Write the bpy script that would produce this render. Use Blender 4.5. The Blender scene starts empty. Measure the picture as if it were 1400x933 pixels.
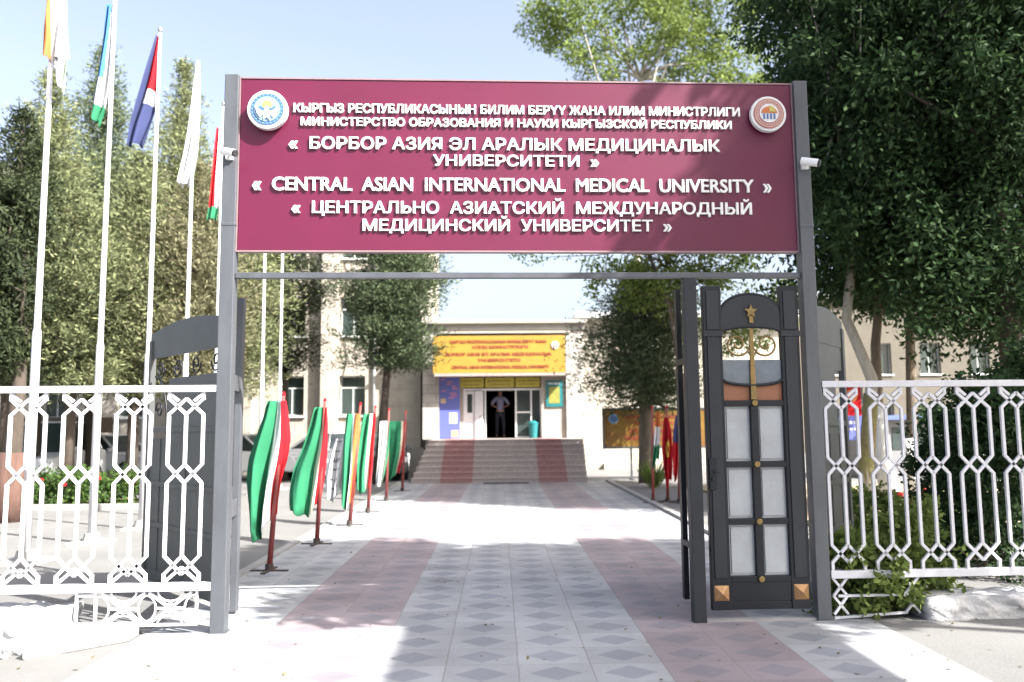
import bpy, bmesh, math, random
import numpy as np
from mathutils import Vector, Matrix

random.seed(7)
RNG = np.random.default_rng(11)
R = math.radians
sc = bpy.context.scene
col = sc.collection

# ------------------------------------------------------------------ camera
F_PX, EYE = 1115.0, 1.65
PITCH, YAW, ROLL = math.atan(116 / F_PX), math.atan(19 / F_PX), math.atan(100 / 10716.0)
fwd = Vector((math.sin(YAW) * math.cos(PITCH), math.cos(YAW) * math.cos(PITCH), math.sin(PITCH)))
r0 = fwd.cross(Vector((0, 0, 1))).normalized()
u0 = r0.cross(fwd)
rt = (math.cos(ROLL) * r0 - math.sin(ROLL) * u0)
up = (math.cos(ROLL) * u0 + math.sin(ROLL) * r0)
cam = bpy.data.cameras.new('camera')
cam.sensor_width = 36
cam.lens = F_PX / 1400 * 36
cam.clip_end = 2000
cam.dof.use_dof = True
cam.dof.focus_distance = 7.2
cam.dof.aperture_fstop = 1.3
co = bpy.data.objects.new('camera', cam)
col.objects.link(co)
m3 = Matrix((rt, up, -fwd)).transposed()
co.matrix_world = Matrix.Translation((0, 0, EYE)) @ m3.to_4x4()
sc.camera = co


def ray(u, v):
    return fwd + rt * ((u - 700) / F_PX) + up * ((466.5 - v) / F_PX)


def gp(u, v, z=0.0):
    d = ray(u, v)
    return Vector((0, 0, EYE)) + d * ((z - EYE) / d.z)


def at(u, v, Y):
    d = ray(u, v)
    return Vector((0, 0, EYE)) + d * (Y / d.y)


# ------------------------------------------------------------------ light
w = bpy.data.worlds.new('World')
sc.world = w
w.use_nodes = True
nt = w.node_tree
sky = nt.nodes.new('ShaderNodeTexSky')
sky.sky_type = 'NISHITA'
sky.sun_disc = False
to_sun = Vector((1.0, -0.65, 1.1)).normalized()
sky.sun_elevation = math.asin(to_sun.z)
sky.sun_rotation = math.atan2(to_sun.x, to_sun.y)
sky.air_density = 1.0
sky.dust_density = 5.0
sky.ozone_density = 1.0
bg = nt.nodes['Background']
bg.inputs['Strength'].default_value = 0.105
hs = nt.nodes.new('ShaderNodeHueSaturation')
hs.inputs['Hue'].default_value = 0.507
hs.inputs['Saturation'].default_value = 0.74
hs.inputs['Value'].default_value = 1.0
nt.links.new(sky.outputs[0], hs.inputs['Color'])
nt.links.new(hs.outputs[0], bg.inputs[0])
sun = bpy.data.lights.new('sun', 'SUN')
sun.energy = 5.0
sun.angle = R(0.5)
sun.color = (1.0, 0.965, 0.91)
so = bpy.data.objects.new('sun', sun)
so.rotation_euler = (-to_sun).to_track_quat('-Z', 'Y').to_euler()
so.location = to_sun * 60
col.objects.link(so)
sc.view_settings.view_transform = 'Standard'
sc.view_settings.look = 'None'
sc.view_settings.gamma = 1
sc.view_settings.exposure = 2.0


# ------------------------------------------------------------------ materials
def new_mat(name):
    m = bpy.data.materials.new(name)
    m.use_nodes = True
    return m, m.node_tree.nodes, m.node_tree.links, m.node_tree.nodes['Principled BSDF']


def mat(name, c, rough=0.6, metal=0.0, noise=0.0, scale=6.0, c2=None, bump=0.0, spec=0.5, stretch=None, bscale=None):
    """plain surface with procedural mottling"""
    m, N, L, P = new_mat(name)
    P.inputs['Roughness'].default_value = rough
    P.inputs['Metallic'].default_value = metal
    P.inputs['Specular IOR Level'].default_value = spec
    P.inputs['Base Color'].default_value = (*c, 1)
    tc = N.new('ShaderNodeTexCoord')
    src = tc.outputs['Object']
    if stretch:
        mp = N.new('ShaderNodeMapping')
        mp.inputs['Scale'].default_value = stretch
        L.new(src, mp.inputs[0])
        src = mp.outputs[0]
    if noise or c2:
        n = N.new('ShaderNodeTexNoise')
        n.inputs['Scale'].default_value = scale
        n.inputs['Detail'].default_value = 6
        n.inputs['Roughness'].default_value = 0.6
        L.new(src, n.inputs['Vector'])
        r = N.new('ShaderNodeValToRGB')
        r.color_ramp.elements[0].position = 0.3
        r.color_ramp.elements[1].position = 0.72
        b = c2 if c2 else tuple(x * (1 - noise) for x in c)
        r.color_ramp.elements[0].color = (*b, 1)
        r.color_ramp.elements[1].color = (*c, 1)
        L.new(n.outputs[0], r.inputs[0])
        L.new(r.outputs[0], P.inputs['Base Color'])
    if bump:
        n2 = N.new('ShaderNodeTexNoise')
        n2.inputs['Scale'].default_value = bscale or scale * 4
        n2.inputs['Detail'].default_value = 5
        L.new(src, n2.inputs['Vector'])
        bp = N.new('ShaderNodeBump')
        bp.inputs['Strength'].default_value = bump
        bp.inputs['Distance'].default_value = 0.02
        L.new(n2.outputs[0], bp.inputs['Height'])
        L.new(bp.outputs[0], P.inputs['Normal'])
    return m


def leaf_mat(name, dark, light, trans=0.35):
    m, N, L, P = new_mat(name)
    N.remove(P)
    out = N['Material Output']
    g = N.new('ShaderNodeNewGeometry')
    r = N.new('ShaderNodeValToRGB')
    r.color_ramp.elements[0].color = (*dark, 1)
    r.color_ramp.elements[1].color = (*light, 1)
    L.new(g.outputs['Random Per Island'], r.inputs[0])
    d = N.new('ShaderNodeBsdfPrincipled')
    d.inputs['Roughness'].default_value = 0.75
    d.inputs['Specular IOR Level'].default_value = 0.12
    t = N.new('ShaderNodeBsdfTranslucent')
    mx = N.new('ShaderNodeMixShader')
    mx.inputs[0].default_value = trans
    L.new(r.outputs[0], d.inputs['Base Color'])
    L.new(r.outputs[0], t.inputs['Color'])
    L.new(d.outputs[0], mx.inputs[1])
    L.new(t.outputs[0], mx.inputs[2])
    L.new(mx.outputs[0], out.inputs[0])
    return m


def brick_mat(name, c1, c2, mortar, bw, bh, msize=0.012, rough=0.85, axis='XZ', noise=0.25):
    m, N, L, P = new_mat(name)
    P.inputs['Roughness'].default_value = rough
    tc = N.new('ShaderNodeTexCoord')
    sep = N.new('ShaderNodeSeparateXYZ')
    cmb = N.new('ShaderNodeCombineXYZ')
    L.new(tc.outputs['Object'], sep.inputs[0])
    L.new(sep.outputs[axis[0]], cmb.inputs[0])
    L.new(sep.outputs[axis[1]], cmb.inputs[1])
    b = N.new('ShaderNodeTexBrick')
    b.inputs['Color1'].default_value = (*c1, 1)
    b.inputs['Color2'].default_value = (*c2, 1)
    b.inputs['Mortar'].default_value = (*mortar, 1)
    b.inputs['Scale'].default_value = 1
    b.inputs['Mortar Size'].default_value = msize
    b.inputs['Brick Width'].default_value = bw
    b.inputs['Row Height'].default_value = bh
    L.new(cmb.outputs[0], b.inputs['Vector'])
    n = N.new('ShaderNodeTexNoise')
    n.inputs['Scale'].default_value = 2.2
    n.inputs['Detail'].default_value = 7
    L.new(tc.outputs['Object'], n.inputs['Vector'])
    mx = N.new('ShaderNodeMix')
    mx.data_type = 'RGBA'
    mx.blend_type = 'MULTIPLY'
    mx.inputs['Factor'].default_value = 1
    r = N.new('ShaderNodeValToRGB')
    r.color_ramp.elements[0].position = 0.3
    r.color_ramp.elements[1].position = 0.7
    r.color_ramp.elements[0].color = (1 - noise,) * 3 + (1,)
    r.color_ramp.elements[1].color = (1, 1, 1, 1)
    L.new(n.outputs[0], r.inputs[0])
    L.new(b.outputs['Color'], mx.inputs['A'])
    L.new(r.outputs[0], mx.inputs['B'])
    L.new(mx.outputs['Result'], P.inputs['Base Color'])
    return m


def paving_mat():
    """0.5 x 0.417 m tiles; white band in the middle, two pink bands, white outside; grey diamonds"""
    m, N, L, P = new_mat('paving_tiles')
    P.inputs['Roughness'].default_value = 0.62

    def M(op, a, b=None, clamp=False):
        n = N.new('ShaderNodeMath')
        n.operation = op
        n.use_clamp = clamp
        for i, x in enumerate((a, b)):
            if x is None:
                continue
            if isinstance(x, (int, float)):
                n.inputs[i].default_value = x
            else:
                L.new(x, n.inputs[i])
        return n.outputs[0]

    def mixc(f, a, b, mode='MIX'):
        n = N.new('ShaderNodeMix')
        n.data_type = 'RGBA'
        n.blend_type = mode
        if isinstance(f, (int, float)):
            n.inputs['Factor'].default_value = f
        else:
            L.new(f, n.inputs['Factor'])
        for k, x in (('A', a), ('B', b)):
            if isinstance(x, tuple):
                n.inputs[k].default_value = (*x, 1)
            else:
                L.new(x, n.inputs[k])
        return n.outputs['Result']

    tc = N.new('ShaderNodeTexCoord')
    sep = N.new('ShaderNodeSeparateXYZ')
    L.new(tc.outputs['Object'], sep.inputs[0])
    x = M('ADD', sep.outputs['X'], 0.88)
    cu = M('DIVIDE', x, 0.5)
    cv = M('DIVIDE', sep.outputs['Y'], 0.417)
    fu = M('ABSOLUTE', M('SUBTRACT', M('FRACT', cu), 0.5))
    fv = M('ABSOLUTE', M('SUBTRACT', M('FRACT', cv), 0.5))
    # a little warp so the diamonds are not ruler-sharp
    wn = N.new('ShaderNodeTexNoise')
    wn.inputs['Scale'].default_value = 14
    L.new(tc.outputs['Object'], wn.inputs['Vector'])
    dsum = M('ADD', M('ADD', fu, fv), M('MULTIPLY', M('SUBTRACT', wn.outputs[0], 0.5), 0.06))
    diamond = M('MULTIPLY', M('SUBTRACT', 0.375, dsum), 30, True)
    grout = M('MAXIMUM', M('MULTIPLY', M('SUBTRACT', fu, 0.484), 120, True), M('MULTIPLY', M('SUBTRACT', fv, 0.486), 120, True))
    # band index: distance from the path centre line in tiles
    dc = M('ABSOLUTE', M('SUBTRACT', x, 1.0))
    pink = M('MULTIPLY', M('LESS_THAN', dc, 2.0), M('GREATER_THAN', dc, 1.0))
    # per tile variation
    flo = N.new('ShaderNodeCombineXYZ')
    L.new(M('FLOOR', cu), flo.inputs[0])
    L.new(M('FLOOR', cv), flo.inputs[1])
    wh = N.new('ShaderNodeTexWhiteNoise')
    wh.noise_dimensions = '2D'
    L.new(flo.outputs[0], wh.inputs['Vector'])
    base = mixc(pink, (0.30, 0.305, 0.315), (0.255, 0.212, 0.222))
    dia = mixc(pink, (0.215, 0.223, 0.245), (0.195, 0.180, 0.198))
    c = mixc(diamond, base, dia)
    c = mixc(M('MULTIPLY', grout, 0.6), c, (0.20, 0.19, 0.18))
    n = N.new('ShaderNodeTexNoise')
    n.inputs['Scale'].default_value = 1.3
    n.inputs['Detail'].default_value = 8
    n.inputs['Roughness'].default_value = 0.65
    L.new(tc.outputs['Object'], n.inputs['Vector'])
    dirt = M('ADD', M('MULTIPLY', n.outputs[0], 0.8), 0.55, False)
    dirt = M('MULTIPLY', dirt, M('ADD', M('MULTIPLY', wh.outputs['Value'], 0.24), 0.86))
    cc = N.new('ShaderNodeCombineXYZ')
    for i in range(3):
        L.new(dirt, cc.inputs[i])
    c = mixc(1.0, c, cc.outputs[0], 'MULTIPLY')
    L.new(c, P.inputs['Base Color'])
    bp = N.new('ShaderNodeBump')
    bp.inputs['Strength'].default_value = 0.35
    bp.inputs['Distance'].default_value = 0.006
    L.new(M('ADD', M('SUBTRACT', 1.0, grout), M('MULTIPLY', wh.outputs['Value'], 0.3)), bp.inputs['Height'])
    L.new(bp.outputs[0], P.inputs['Normal'])
    return m


M_ = {}
M_['paving'] = paving_mat()
M_['asphalt'] = mat('asphalt_ground', (0.15, 0.148, 0.145), 0.9, noise=0.3, scale=0.9, bump=0.3, bscale=60)
M_['forecourt'] = mat('concrete_forecourt', (0.15, 0.148, 0.143), 0.9, noise=0.25, scale=0.7, bump=0.25, bscale=45)
M_['soil'] = mat('dry_soil', (0.32, 0.26, 0.17), 0.95, noise=0.4, scale=2, bump=0.5)
M_['kerb'] = mat('kerb_concrete', (0.30, 0.295, 0.285), 0.85, noise=0.3, scale=4, bump=0.3)
M_['steel'] = mat('grey_painted_steel', (0.085, 0.092, 0.105), 0.42, noise=0.35, scale=5, bump=0.05, stretch=(1, 1, 0.3))
M_['dark'] = mat('black_painted_steel', (0.010, 0.012, 0.017), 0.42, spec=0.3, noise=0.3, scale=4, bump=0.04)
M_['dark2'] = mat('dark_grey_sheet_steel', (0.021, 0.024, 0.030), 0.5, spec=0.35, noise=0.3, scale=3, bump=0.04)
M_['leaf_grey'] = mat('grey_green_sheet_steel', (0.075, 0.080, 0.078), 0.5, noise=0.3, scale=3, bump=0.04)
M_['white'] = mat('white_fence_paint', (0.56, 0.56, 0.59), 0.5, noise=0.16, scale=9, bump=0.08)
M_['sign'] = mat('maroon_sign_face', (0.108, 0.0085, 0.036), 0.40, spec=0.38, noise=0.16, scale=1.6, bump=0.02, bscale=3)
M_['sign_edge'] = mat('sign_edge_trim', (0.24, 0.15, 0.165), 0.5, noise=0.2)
M_['letter'] = mat('white_letters', (0.70, 0.69, 0.67), 0.4, noise=0.06)
M_['emb_white'] = mat('emblem_white', (0.62, 0.62, 0.63), 0.4, noise=0.05)
M_['emb_blue'] = mat('emblem_blue', (0.06, 0.14, 0.33), 0.4, noise=0.2, scale=20)
M_['emb_light'] = mat('emblem_pale_blue', (0.20, 0.32, 0.46), 0.4, noise=0.1, scale=20)
M_['emb_yellow'] = mat('emblem_yellow', (0.45, 0.38, 0.10), 0.4, noise=0.1)
M_['emb_red'] = mat('emblem_rose', (0.36, 0.10, 0.08), 0.4, noise=0.2, scale=20)
M_['emb_orange'] = mat('emblem_orange', (0.50, 0.15, 0.04), 0.4, noise=0.1)
M_['emb_pink'] = mat('emblem_pale_pink', (0.46, 0.30, 0.26), 0.4, noise=0.15, scale=20)
M_['brass'] = mat('aged_brass', (0.24, 0.165, 0.065), 0.4, metal=0.7, noise=0.35, scale=18)
M_['terra'] = mat('terracotta_panel', (0.26, 0.105, 0.05), 0.6, noise=0.2, scale=8)
M_['pane'] = mat('frosted_pane', (0.36, 0.38, 0.40), 0.22, noise=0.22, scale=5, spec=0.6)
M_['plaster_white'] = mat('whitewashed_rubble', (0.50, 0.50, 0.50), 0.9, noise=0.28, scale=7, bump=1.0, bscale=16)
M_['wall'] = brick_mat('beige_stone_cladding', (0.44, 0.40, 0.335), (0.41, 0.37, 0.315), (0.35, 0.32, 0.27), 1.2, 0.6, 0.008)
M_['wall_shaded'] = mat('shaded_grey_beige_render', (0.13, 0.115, 0.09), 0.9, noise=0.2, scale=1.2, bump=0.2)  # office wall colour darkened to stand in for tree shade
M_['travertine'] = brick_mat('pale_block_pillar', (0.48, 0.455, 0.415), (0.43, 0.405, 0.37), (0.28, 0.265, 0.24), 0.62, 0.31, 0.014)
M_['plinth'] = mat('grey_plinth', (0.33, 0.31, 0.28), 0.9, noise=0.2, scale=2, bump=0.2)
M_['step'] = mat('granite_steps', (0.37, 0.32, 0.298), 0.7, noise=0.35, scale=14, bump=0.1)
M_['step_red'] = mat('red_step_tiles', (0.31, 0.165, 0.16), 0.7, noise=0.3, scale=12, bump=0.1)
M_['frame'] = mat('white_plastic_frame', (0.72, 0.73, 0.73), 0.4, noise=0.08)
M_['grey_frame'] = mat('grey_window_frame', (0.45, 0.47, 0.46), 0.5, noise=0.1)
M_['glass'] = mat('dark_window_glass', (0.045, 0.062, 0.060), 0.08, noise=0.3, scale=1.2, spec=0.7)
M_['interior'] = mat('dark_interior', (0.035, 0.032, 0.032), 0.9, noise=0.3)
M_['gold'] = mat('gold_banner', (0.38, 0.225, 0.032), 0.45, noise=0.25, scale=2.0, c2=(0.31, 0.185, 0.03), bump=0.03, bscale=2)
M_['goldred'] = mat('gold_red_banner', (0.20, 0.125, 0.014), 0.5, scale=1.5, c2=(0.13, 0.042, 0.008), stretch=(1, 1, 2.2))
M_['banner_red'] = mat('banner_red_print', (0.30, 0.06, 0.028), 0.5, noise=0.15)
M_['yellow'] = mat('yellow_sign', (0.48, 0.42, 0.06), 0.5, noise=0.15, scale=3)
M_['olive_ink'] = mat('olive_print', (0.22, 0.18, 0.03), 0.5, noise=0.15)
M_['poster_blue'] = mat('blue_poster', (0.10, 0.12, 0.36), 0.4, scale=1.6, c2=(0.10, 0.12, 0.40))
M_['poster_pink'] = mat('poster_pink_print', (0.55, 0.22, 0.36), 0.5, noise=0.4, scale=8)
M_['poster_tan'] = mat('poster_tan_print', (0.55, 0.42, 0.25), 0.5, noise=0.4, scale=8)
M_['poster_white'] = mat('poster_white_print', (0.72, 0.72, 0.76), 0.5, noise=0.3, scale=8)
M_['teal'] = mat('teal_board', (0.012, 0.16, 0.17), 0.45, noise=0.2)
M_['olive'] = mat('olive_print_field', (0.28, 0.28, 0.06), 0.5, noise=0.35, scale=6)
M_['pole'] = mat('white_flagpole', (0.58, 0.58, 0.60), 0.38, noise=0.12, scale=3)
M_['redpole'] = mat('red_brown_pole', (0.26, 0.055, 0.05), 0.45, noise=0.3, scale=8)
M_['rust'] = mat('rusty_dark_iron', (0.055, 0.040, 0.035), 0.7, noise=0.4, scale=12)
M_['f_green'] = mat('green_flag_cloth', (0.034, 0.185, 0.095), 0.95, spec=0.05, noise=0.12, scale=2)
M_['f_white'] = mat('white_flag_cloth', (0.58, 0.585, 0.60), 0.95, spec=0.05, noise=0.08, scale=2)
M_['f_cream'] = mat('cream_flag_cloth', (0.58, 0.54, 0.43), 0.95, spec=0.05, noise=0.08, scale=2)
M_['f_red'] = mat('red_flag_cloth', (0.40, 0.018, 0.026), 0.95, spec=0.05, noise=0.15, scale=2)
M_['f_orange'] = mat('orange_flag_cloth', (0.45, 0.14, 0.05), 0.95, spec=0.05, noise=0.12, scale=2)
M_['f_blue'] = mat('blue_flag_cloth', (0.06, 0.16, 0.37), 0.95, spec=0.05, noise=0.15, scale=2)
M_['f_navy'] = mat('navy_flag_cloth', (0.05, 0.06, 0.14), 0.95, spec=0.05, noise=0.15, scale=2)
M_['f_pale'] = mat('pale_green_flag_cloth', (0.45, 0.52, 0.44), 0.95, spec=0.05, noise=0.1, scale=2)
M_['f_ink'] = mat('black_flag_print', (0.06, 0.06, 0.09), 0.7, noise=0.2)
M_['f_gold'] = mat('gold_flag_emblem', (0.70, 0.48, 0.06), 0.7, noise=0.15)
M_['bark'] = mat('grey_brown_bark', (0.17, 0.135, 0.10), 0.95, noise=0.5, scale=9, bump=0.8, stretch=(1, 1, 0.25))
M_['bark_dark'] = mat('dark_bark', (0.075, 0.058, 0.045), 0.95, noise=0.5, scale=9, bump=0.8, stretch=(1, 1, 0.25))
M_['bark_pale'] = mat('pale_bark', (0.42, 0.39, 0.33), 0.9, noise=0.45, scale=7, bump=0.6, stretch=(1, 1, 0.3))
M_['bark_red'] = mat('red_brown_bark', (0.11, 0.06, 0.045), 0.95, noise=0.5, scale=8, bump=0.8, stretch=(1, 1, 0.25))
M_['whitewash'] = mat('whitewashed_bark', (0.72, 0.71, 0.68), 0.95, noise=0.25, scale=7, bump=0.6, stretch=(1, 1, 0.3))
M_['moss'] = mat('mossy_bark', (0.20, 0.21, 0.07), 0.95, noise=0.5, scale=7, bump=0.6, c2=(0.14, 0.10, 0.06))
M_['lf_dark'] = leaf_mat('deep_green_shaded_leaves', (0.012, 0.028, 0.013), (0.046, 0.082, 0.030), 0.3)  # green darkened in place of shade falling on the elms
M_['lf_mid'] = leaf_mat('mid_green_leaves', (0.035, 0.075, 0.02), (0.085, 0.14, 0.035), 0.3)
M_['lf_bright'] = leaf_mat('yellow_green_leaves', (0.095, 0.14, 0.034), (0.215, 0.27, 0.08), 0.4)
M_['nd_olive'] = leaf_mat('olive_needles', (0.105, 0.128, 0.064), (0.27, 0.29, 0.15), 0.25)
M_['nd_blue'] = leaf_mat('grey_green_needles', (0.072, 0.100, 0.060), (0.19, 0.225, 0.125), 0.25)
M_['nd_green'] = leaf_mat('mid_green_needles', (0.036, 0.058, 0.032), (0.125, 0.155, 0.080), 0.2)
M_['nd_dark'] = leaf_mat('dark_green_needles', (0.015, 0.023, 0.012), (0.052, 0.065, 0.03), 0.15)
M_['nd_dry'] = leaf_mat('dry_brown_needles', (0.108, 0.110, 0.060), (0.24, 0.225, 0.135), 0.25)
M_['petal'] = mat('red_petals', (0.60, 0.03, 0.03), 0.6, noise=0.2)
M_['car_white'] = mat('white_car_paint', (0.74, 0.75, 0.76), 0.22, noise=0.05, spec=0.6)
M_['car_dark'] = mat('dark_car_paint', (0.03, 0.032, 0.036), 0.22, noise=0.1, spec=0.6)
M_['tyre'] = mat('black_rubber', (0.02, 0.02, 0.02), 0.85, noise=0.2)
M_['alloy'] = mat('wheel_alloy', (0.42, 0.43, 0.44), 0.35, metal=0.8, noise=0.1)
M_['lamp'] = mat('clear_lamp_lens', (0.60, 0.61, 0.62), 0.12, noise=0.1)
M_['redlamp'] = mat('red_lamp_lens', (0.32, 0.02, 0.02), 0.15, noise=0.1)
M_['trim'] = mat('black_plastic_trim', (0.025, 0.025, 0.027), 0.5, noise=0.15)
M_['blue_roof'] = mat('blue_metal_sheet', (0.10, 0.14, 0.30), 0.45, noise=0.2, scale=3)
M_['brownwood'] = mat('brown_boards', (0.12, 0.085, 0.06), 0.7, noise=0.4, scale=5, stretch=(0.3, 1, 3))
M_['roofsheet'] = mat('pale_roof_sheet', (0.55, 0.56, 0.57), 0.5, noise=0.15)
M_['skin'] = mat('skin', (0.34, 0.20, 0.14), 0.55, noise=0.1)
M_['shirt'] = mat('pale_shirt_cloth', (0.30, 0.30, 0.44), 0.8, noise=0.1)
M_['trousers'] = mat('dark_trousers_cloth', (0.03, 0.03, 0.045), 0.8, noise=0.2)
M_['hair'] = mat('black_hair', (0.012, 0.010, 0.010), 0.6, noise=0.2)
M_['mat'] = mat('dark_doormat', (0.05, 0.05, 0.055), 0.95, noise=0.3, scale=20)


# ------------------------------------------------------------------ helpers
class MB:
    def __init__(s):
        s.v, s.f, s.mi = [], [], []

    def add(s, vs, fs, mi=0):
        o = len(s.v)
        s.v += [tuple(v) for v in vs]
        s.f += [tuple(i + o for i in f) for f in fs]
        s.mi += [mi] * len(fs)
        return s

    def box(s, a, b, mi=0):
        x0, y0, z0 = [min(p, q) for p, q in zip(a, b)]
        x1, y1, z1 = [max(p, q) for p, q in zip(a, b)]
        vs = [(x0, y0, z0), (x1, y0, z0), (x1, y1, z0), (x0, y1, z0), (x0, y0, z1), (x1, y0, z1), (x1, y1, z1), (x0, y1, z1)]
        fs = [(0, 3, 2, 1), (4, 5, 6, 7), (0, 1, 5, 4), (1, 2, 6, 5), (2, 3, 7, 6), (3, 0, 4, 7)]
        return s.add(vs, fs, mi)

    def bar(s, p, q, w, d=None, mi=0, ref=(0, 1, 0)):
        """square-section bar from p to q; ref = depth direction"""
        d = d or w
        p, q = Vector(p), Vector(q)
        t = (q - p).normalized()
        y = Vector(ref)
        if abs(t.dot(y)) > 0.95:
            y = Vector((1, 0, 0))
        x = t.cross(y).normalized()
        y = x.cross(t).normalized()
        vs = []
        for c in (p, q):
            for a, b in ((-1, -1), (1, -1), (1, 1), (-1, 1)):
                vs.append(c + x * a * w / 2 + y * b * d / 2)
        fs = [(0, 3, 2, 1), (4, 5, 6, 7)] + [(i, (i + 1) % 4, (i + 1) % 4 + 4, i + 4) for i in range(4)]
        return s.add(vs, fs, mi)

    def tube(s, pts, rad, n=8, mi=0, cap=True):
        pts = [Vector(p) for p in pts]
        rs = rad if isinstance(rad, (list, tuple)) else [rad] * len(pts)
        vs, fs = [], []
        prev = None
        for i, p in enumerate(pts):
            t = (pts[min(i + 1, len(pts) - 1)] - pts[max(i - 1, 0)]).normalized()
            ref = prev if prev is not None else (Vector((1, 0, 0)) if abs(t.x) < 0.8 else Vector((0, 1, 0)))
            y = t.cross(ref).normalized()
            x = y.cross(t).normalized()
            prev = x
            for k in range(n):
                a = 2 * math.pi * k / n
                vs.append(p + (x * math.cos(a) + y * math.sin(a)) * rs[i])
        for i in range(len(pts) - 1):
            for k in range(n):
                a, b = i * n + k, i * n + (k + 1) % n
                fs.append((a, b, b + n, a + n))
        if cap:
            fs.append(tuple(range(n))[::-1])
            fs.append(tuple(range((len(pts) - 1) * n, len(pts) * n)))
        return s.add(vs, fs, mi)

    def prism(s, poly, d0, d1, mi=0, axis='Y'):
        """poly in (x,z) extruded over y (axis Y), or (x,y) over z (axis Z), or (y,z) over x (axis X)"""
        n = len(poly)

        def P(p, d):
            return (p[0], d, p[1]) if axis == 'Y' else ((p[0], p[1], d) if axis == 'Z' else (d, p[0], p[1]))
        vs = [P(p, d0) for p in poly] + [P(p, d1) for p in poly]
        fs = [tuple(range(n)), tuple(range(n, 2 * n))[::-1]] + [(i, i + n, (i + 1) % n + n, (i + 1) % n) for i in range(n)]
        return s.add(vs, fs, mi)

    def build(s, name, mats, parent=None, bevel=0, smooth=False, loc=None, fix=True):
        me = bpy.data.meshes.new(name)
        me.from_pydata(s.v, [], s.f)
        mats = mats if isinstance(mats, (list, tuple)) else [mats]
        for m in mats:
            me.materials.append(M_[m] if isinstance(m, str) else m)
        me.polygons.foreach_set('material_index', s.mi)
        if fix:
            bm = bmesh.new()
            bm.from_mesh(me)
            bmesh.ops.recalc_face_normals(bm, faces=bm.faces)
            bm.to_mesh(me)
            bm.free()
        if smooth:
            me.polygons.foreach_set('use_smooth', [True] * len(me.polygons))
        o = bpy.data.objects.new(name, me)
        col.objects.link(o)
        if parent:
            o.parent = parent
        if loc is not None:
            o.location = loc
        if bevel:
            b = o.modifiers.new('edge', 'BEVEL')
            b.width = bevel
            b.segments = 2
            b.limit_method = 'ANGLE'
        return o


def circle(cx, cz, r, n=32, a0=0, a1=2 * math.pi):
    return [(cx + r * math.cos(a0 + (a1 - a0) * k / n), cz + r * math.sin(a0 + (a1 - a0) * k / n)) for k in range(n)]


def tag(o, label=None, cat=None, group=None, kind=None):
    if label:
        o['label'] = label
    if cat:
        o['category'] = cat
    if group:
        o['group'] = group
    if kind:
        o['kind'] = kind
    return o


def thing(name, label, cat, loc=(0, 0, 0), rz=0, group=None):
    o = bpy.data.objects.new(name, None)
    o.empty_display_size = 0.2
    o.location = loc
    o.rotation_euler = (0, 0, rz)
    col.objects.link(o)
    return tag(o, label, cat, group)


def copy_tree(o, parent=None):
    kids = list(o.children)
    c = o.copy()
    col.objects.link(c)
    if parent:
        c.parent = parent
    for k in kids:
        copy_tree(k, c)
    return c


def text_mesh(body, s0, s1, z0, cap, depth, y, name, material, parent, offset=0.028, capref=None):
    """text fitted between s0..s1 with its baseline at z0, standing in the local XZ plane, front at -depth;
    made bold by five slightly shifted copies, each a hair in front of the last"""
    def glyph_max(tx):
        cc = bpy.data.curves.new('t', 'FONT')
        cc.body = tx
        cc.size = 1
        oo = bpy.data.objects.new('t', cc)
        col.objects.link(oo)
        bpy.context.view_layer.update()
        mm = bpy.data.meshes.new_from_object(oo)
        bpy.data.objects.remove(oo)
        return max(v.co.x for v in mm.vertices)
    rev = body.find('Э')
    body = body.replace('Э', 'С')
    c = bpy.data.curves.new('t', 'FONT')
    c.body = body
    c.size = 1
    c.extrude = 0.02
    c.resolution_u = 3
    o = bpy.data.objects.new('t', c)
    col.objects.link(o)
    bpy.context.view_layer.update()
    src = bpy.data.meshes.new_from_object(o)
    bpy.data.objects.remove(o)
    a = np.empty(len(src.vertices) * 3)
    src.vertices.foreach_get('co', a)
    a = a.reshape(-1, 3)
    faces = [tuple(p.vertices) for p in src.polygons]
    bpy.data.meshes.remove(src)
    if rev >= 0:
        g0, g1 = glyph_max(body[:rev].rstrip()) + 0.01, glyph_max(body[:rev + 1]) + 0.001
        m_ = (a[:, 0] > g0) & (a[:, 0] <= g1)
        lo, hi = a[m_, 0].min(), a[m_, 0].max()
        a[m_, 0] = lo + hi - a[m_, 0]
        bb = MB().box((lo + (hi - lo) * 0.28, 0.728 * 0.45, -0.02), (hi - 0.03, 0.728 * 0.56, 0.0195))
        faces += [tuple(i + len(a) for i in f) for f in bb.f]
        a = np.vstack([a, np.array(bb.v)])
    capref = capref or 0.728
    x0, x1 = a[:, 0].min() - offset, a[:, 0].max() + offset
    mb = MB()
    k_ = 0.7071
    for i, (dx, dz) in enumerate(((-k_, -k_), (k_, -k_), (k_, k_), (-k_, k_), (-1, 0), (1, 0), (0, 0))):
        b = np.empty_like(a)
        b[:, 0] = s0 + (a[:, 0] + dx * offset - x0) / (x1 - x0) * (s1 - s0)
        b[:, 2] = z0 + (a[:, 1] * (1 - 2 * offset / capref) + offset + dz * offset) * cap / capref
        b[:, 1] = y - (a[:, 2] / 0.04 + 0.5) * (depth + 0.0004 * i) + 0.0003 * (6 - i)
        mb.add(b.tolist(), faces)
    return mb.build(name, material, parent, fix=False)


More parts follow.
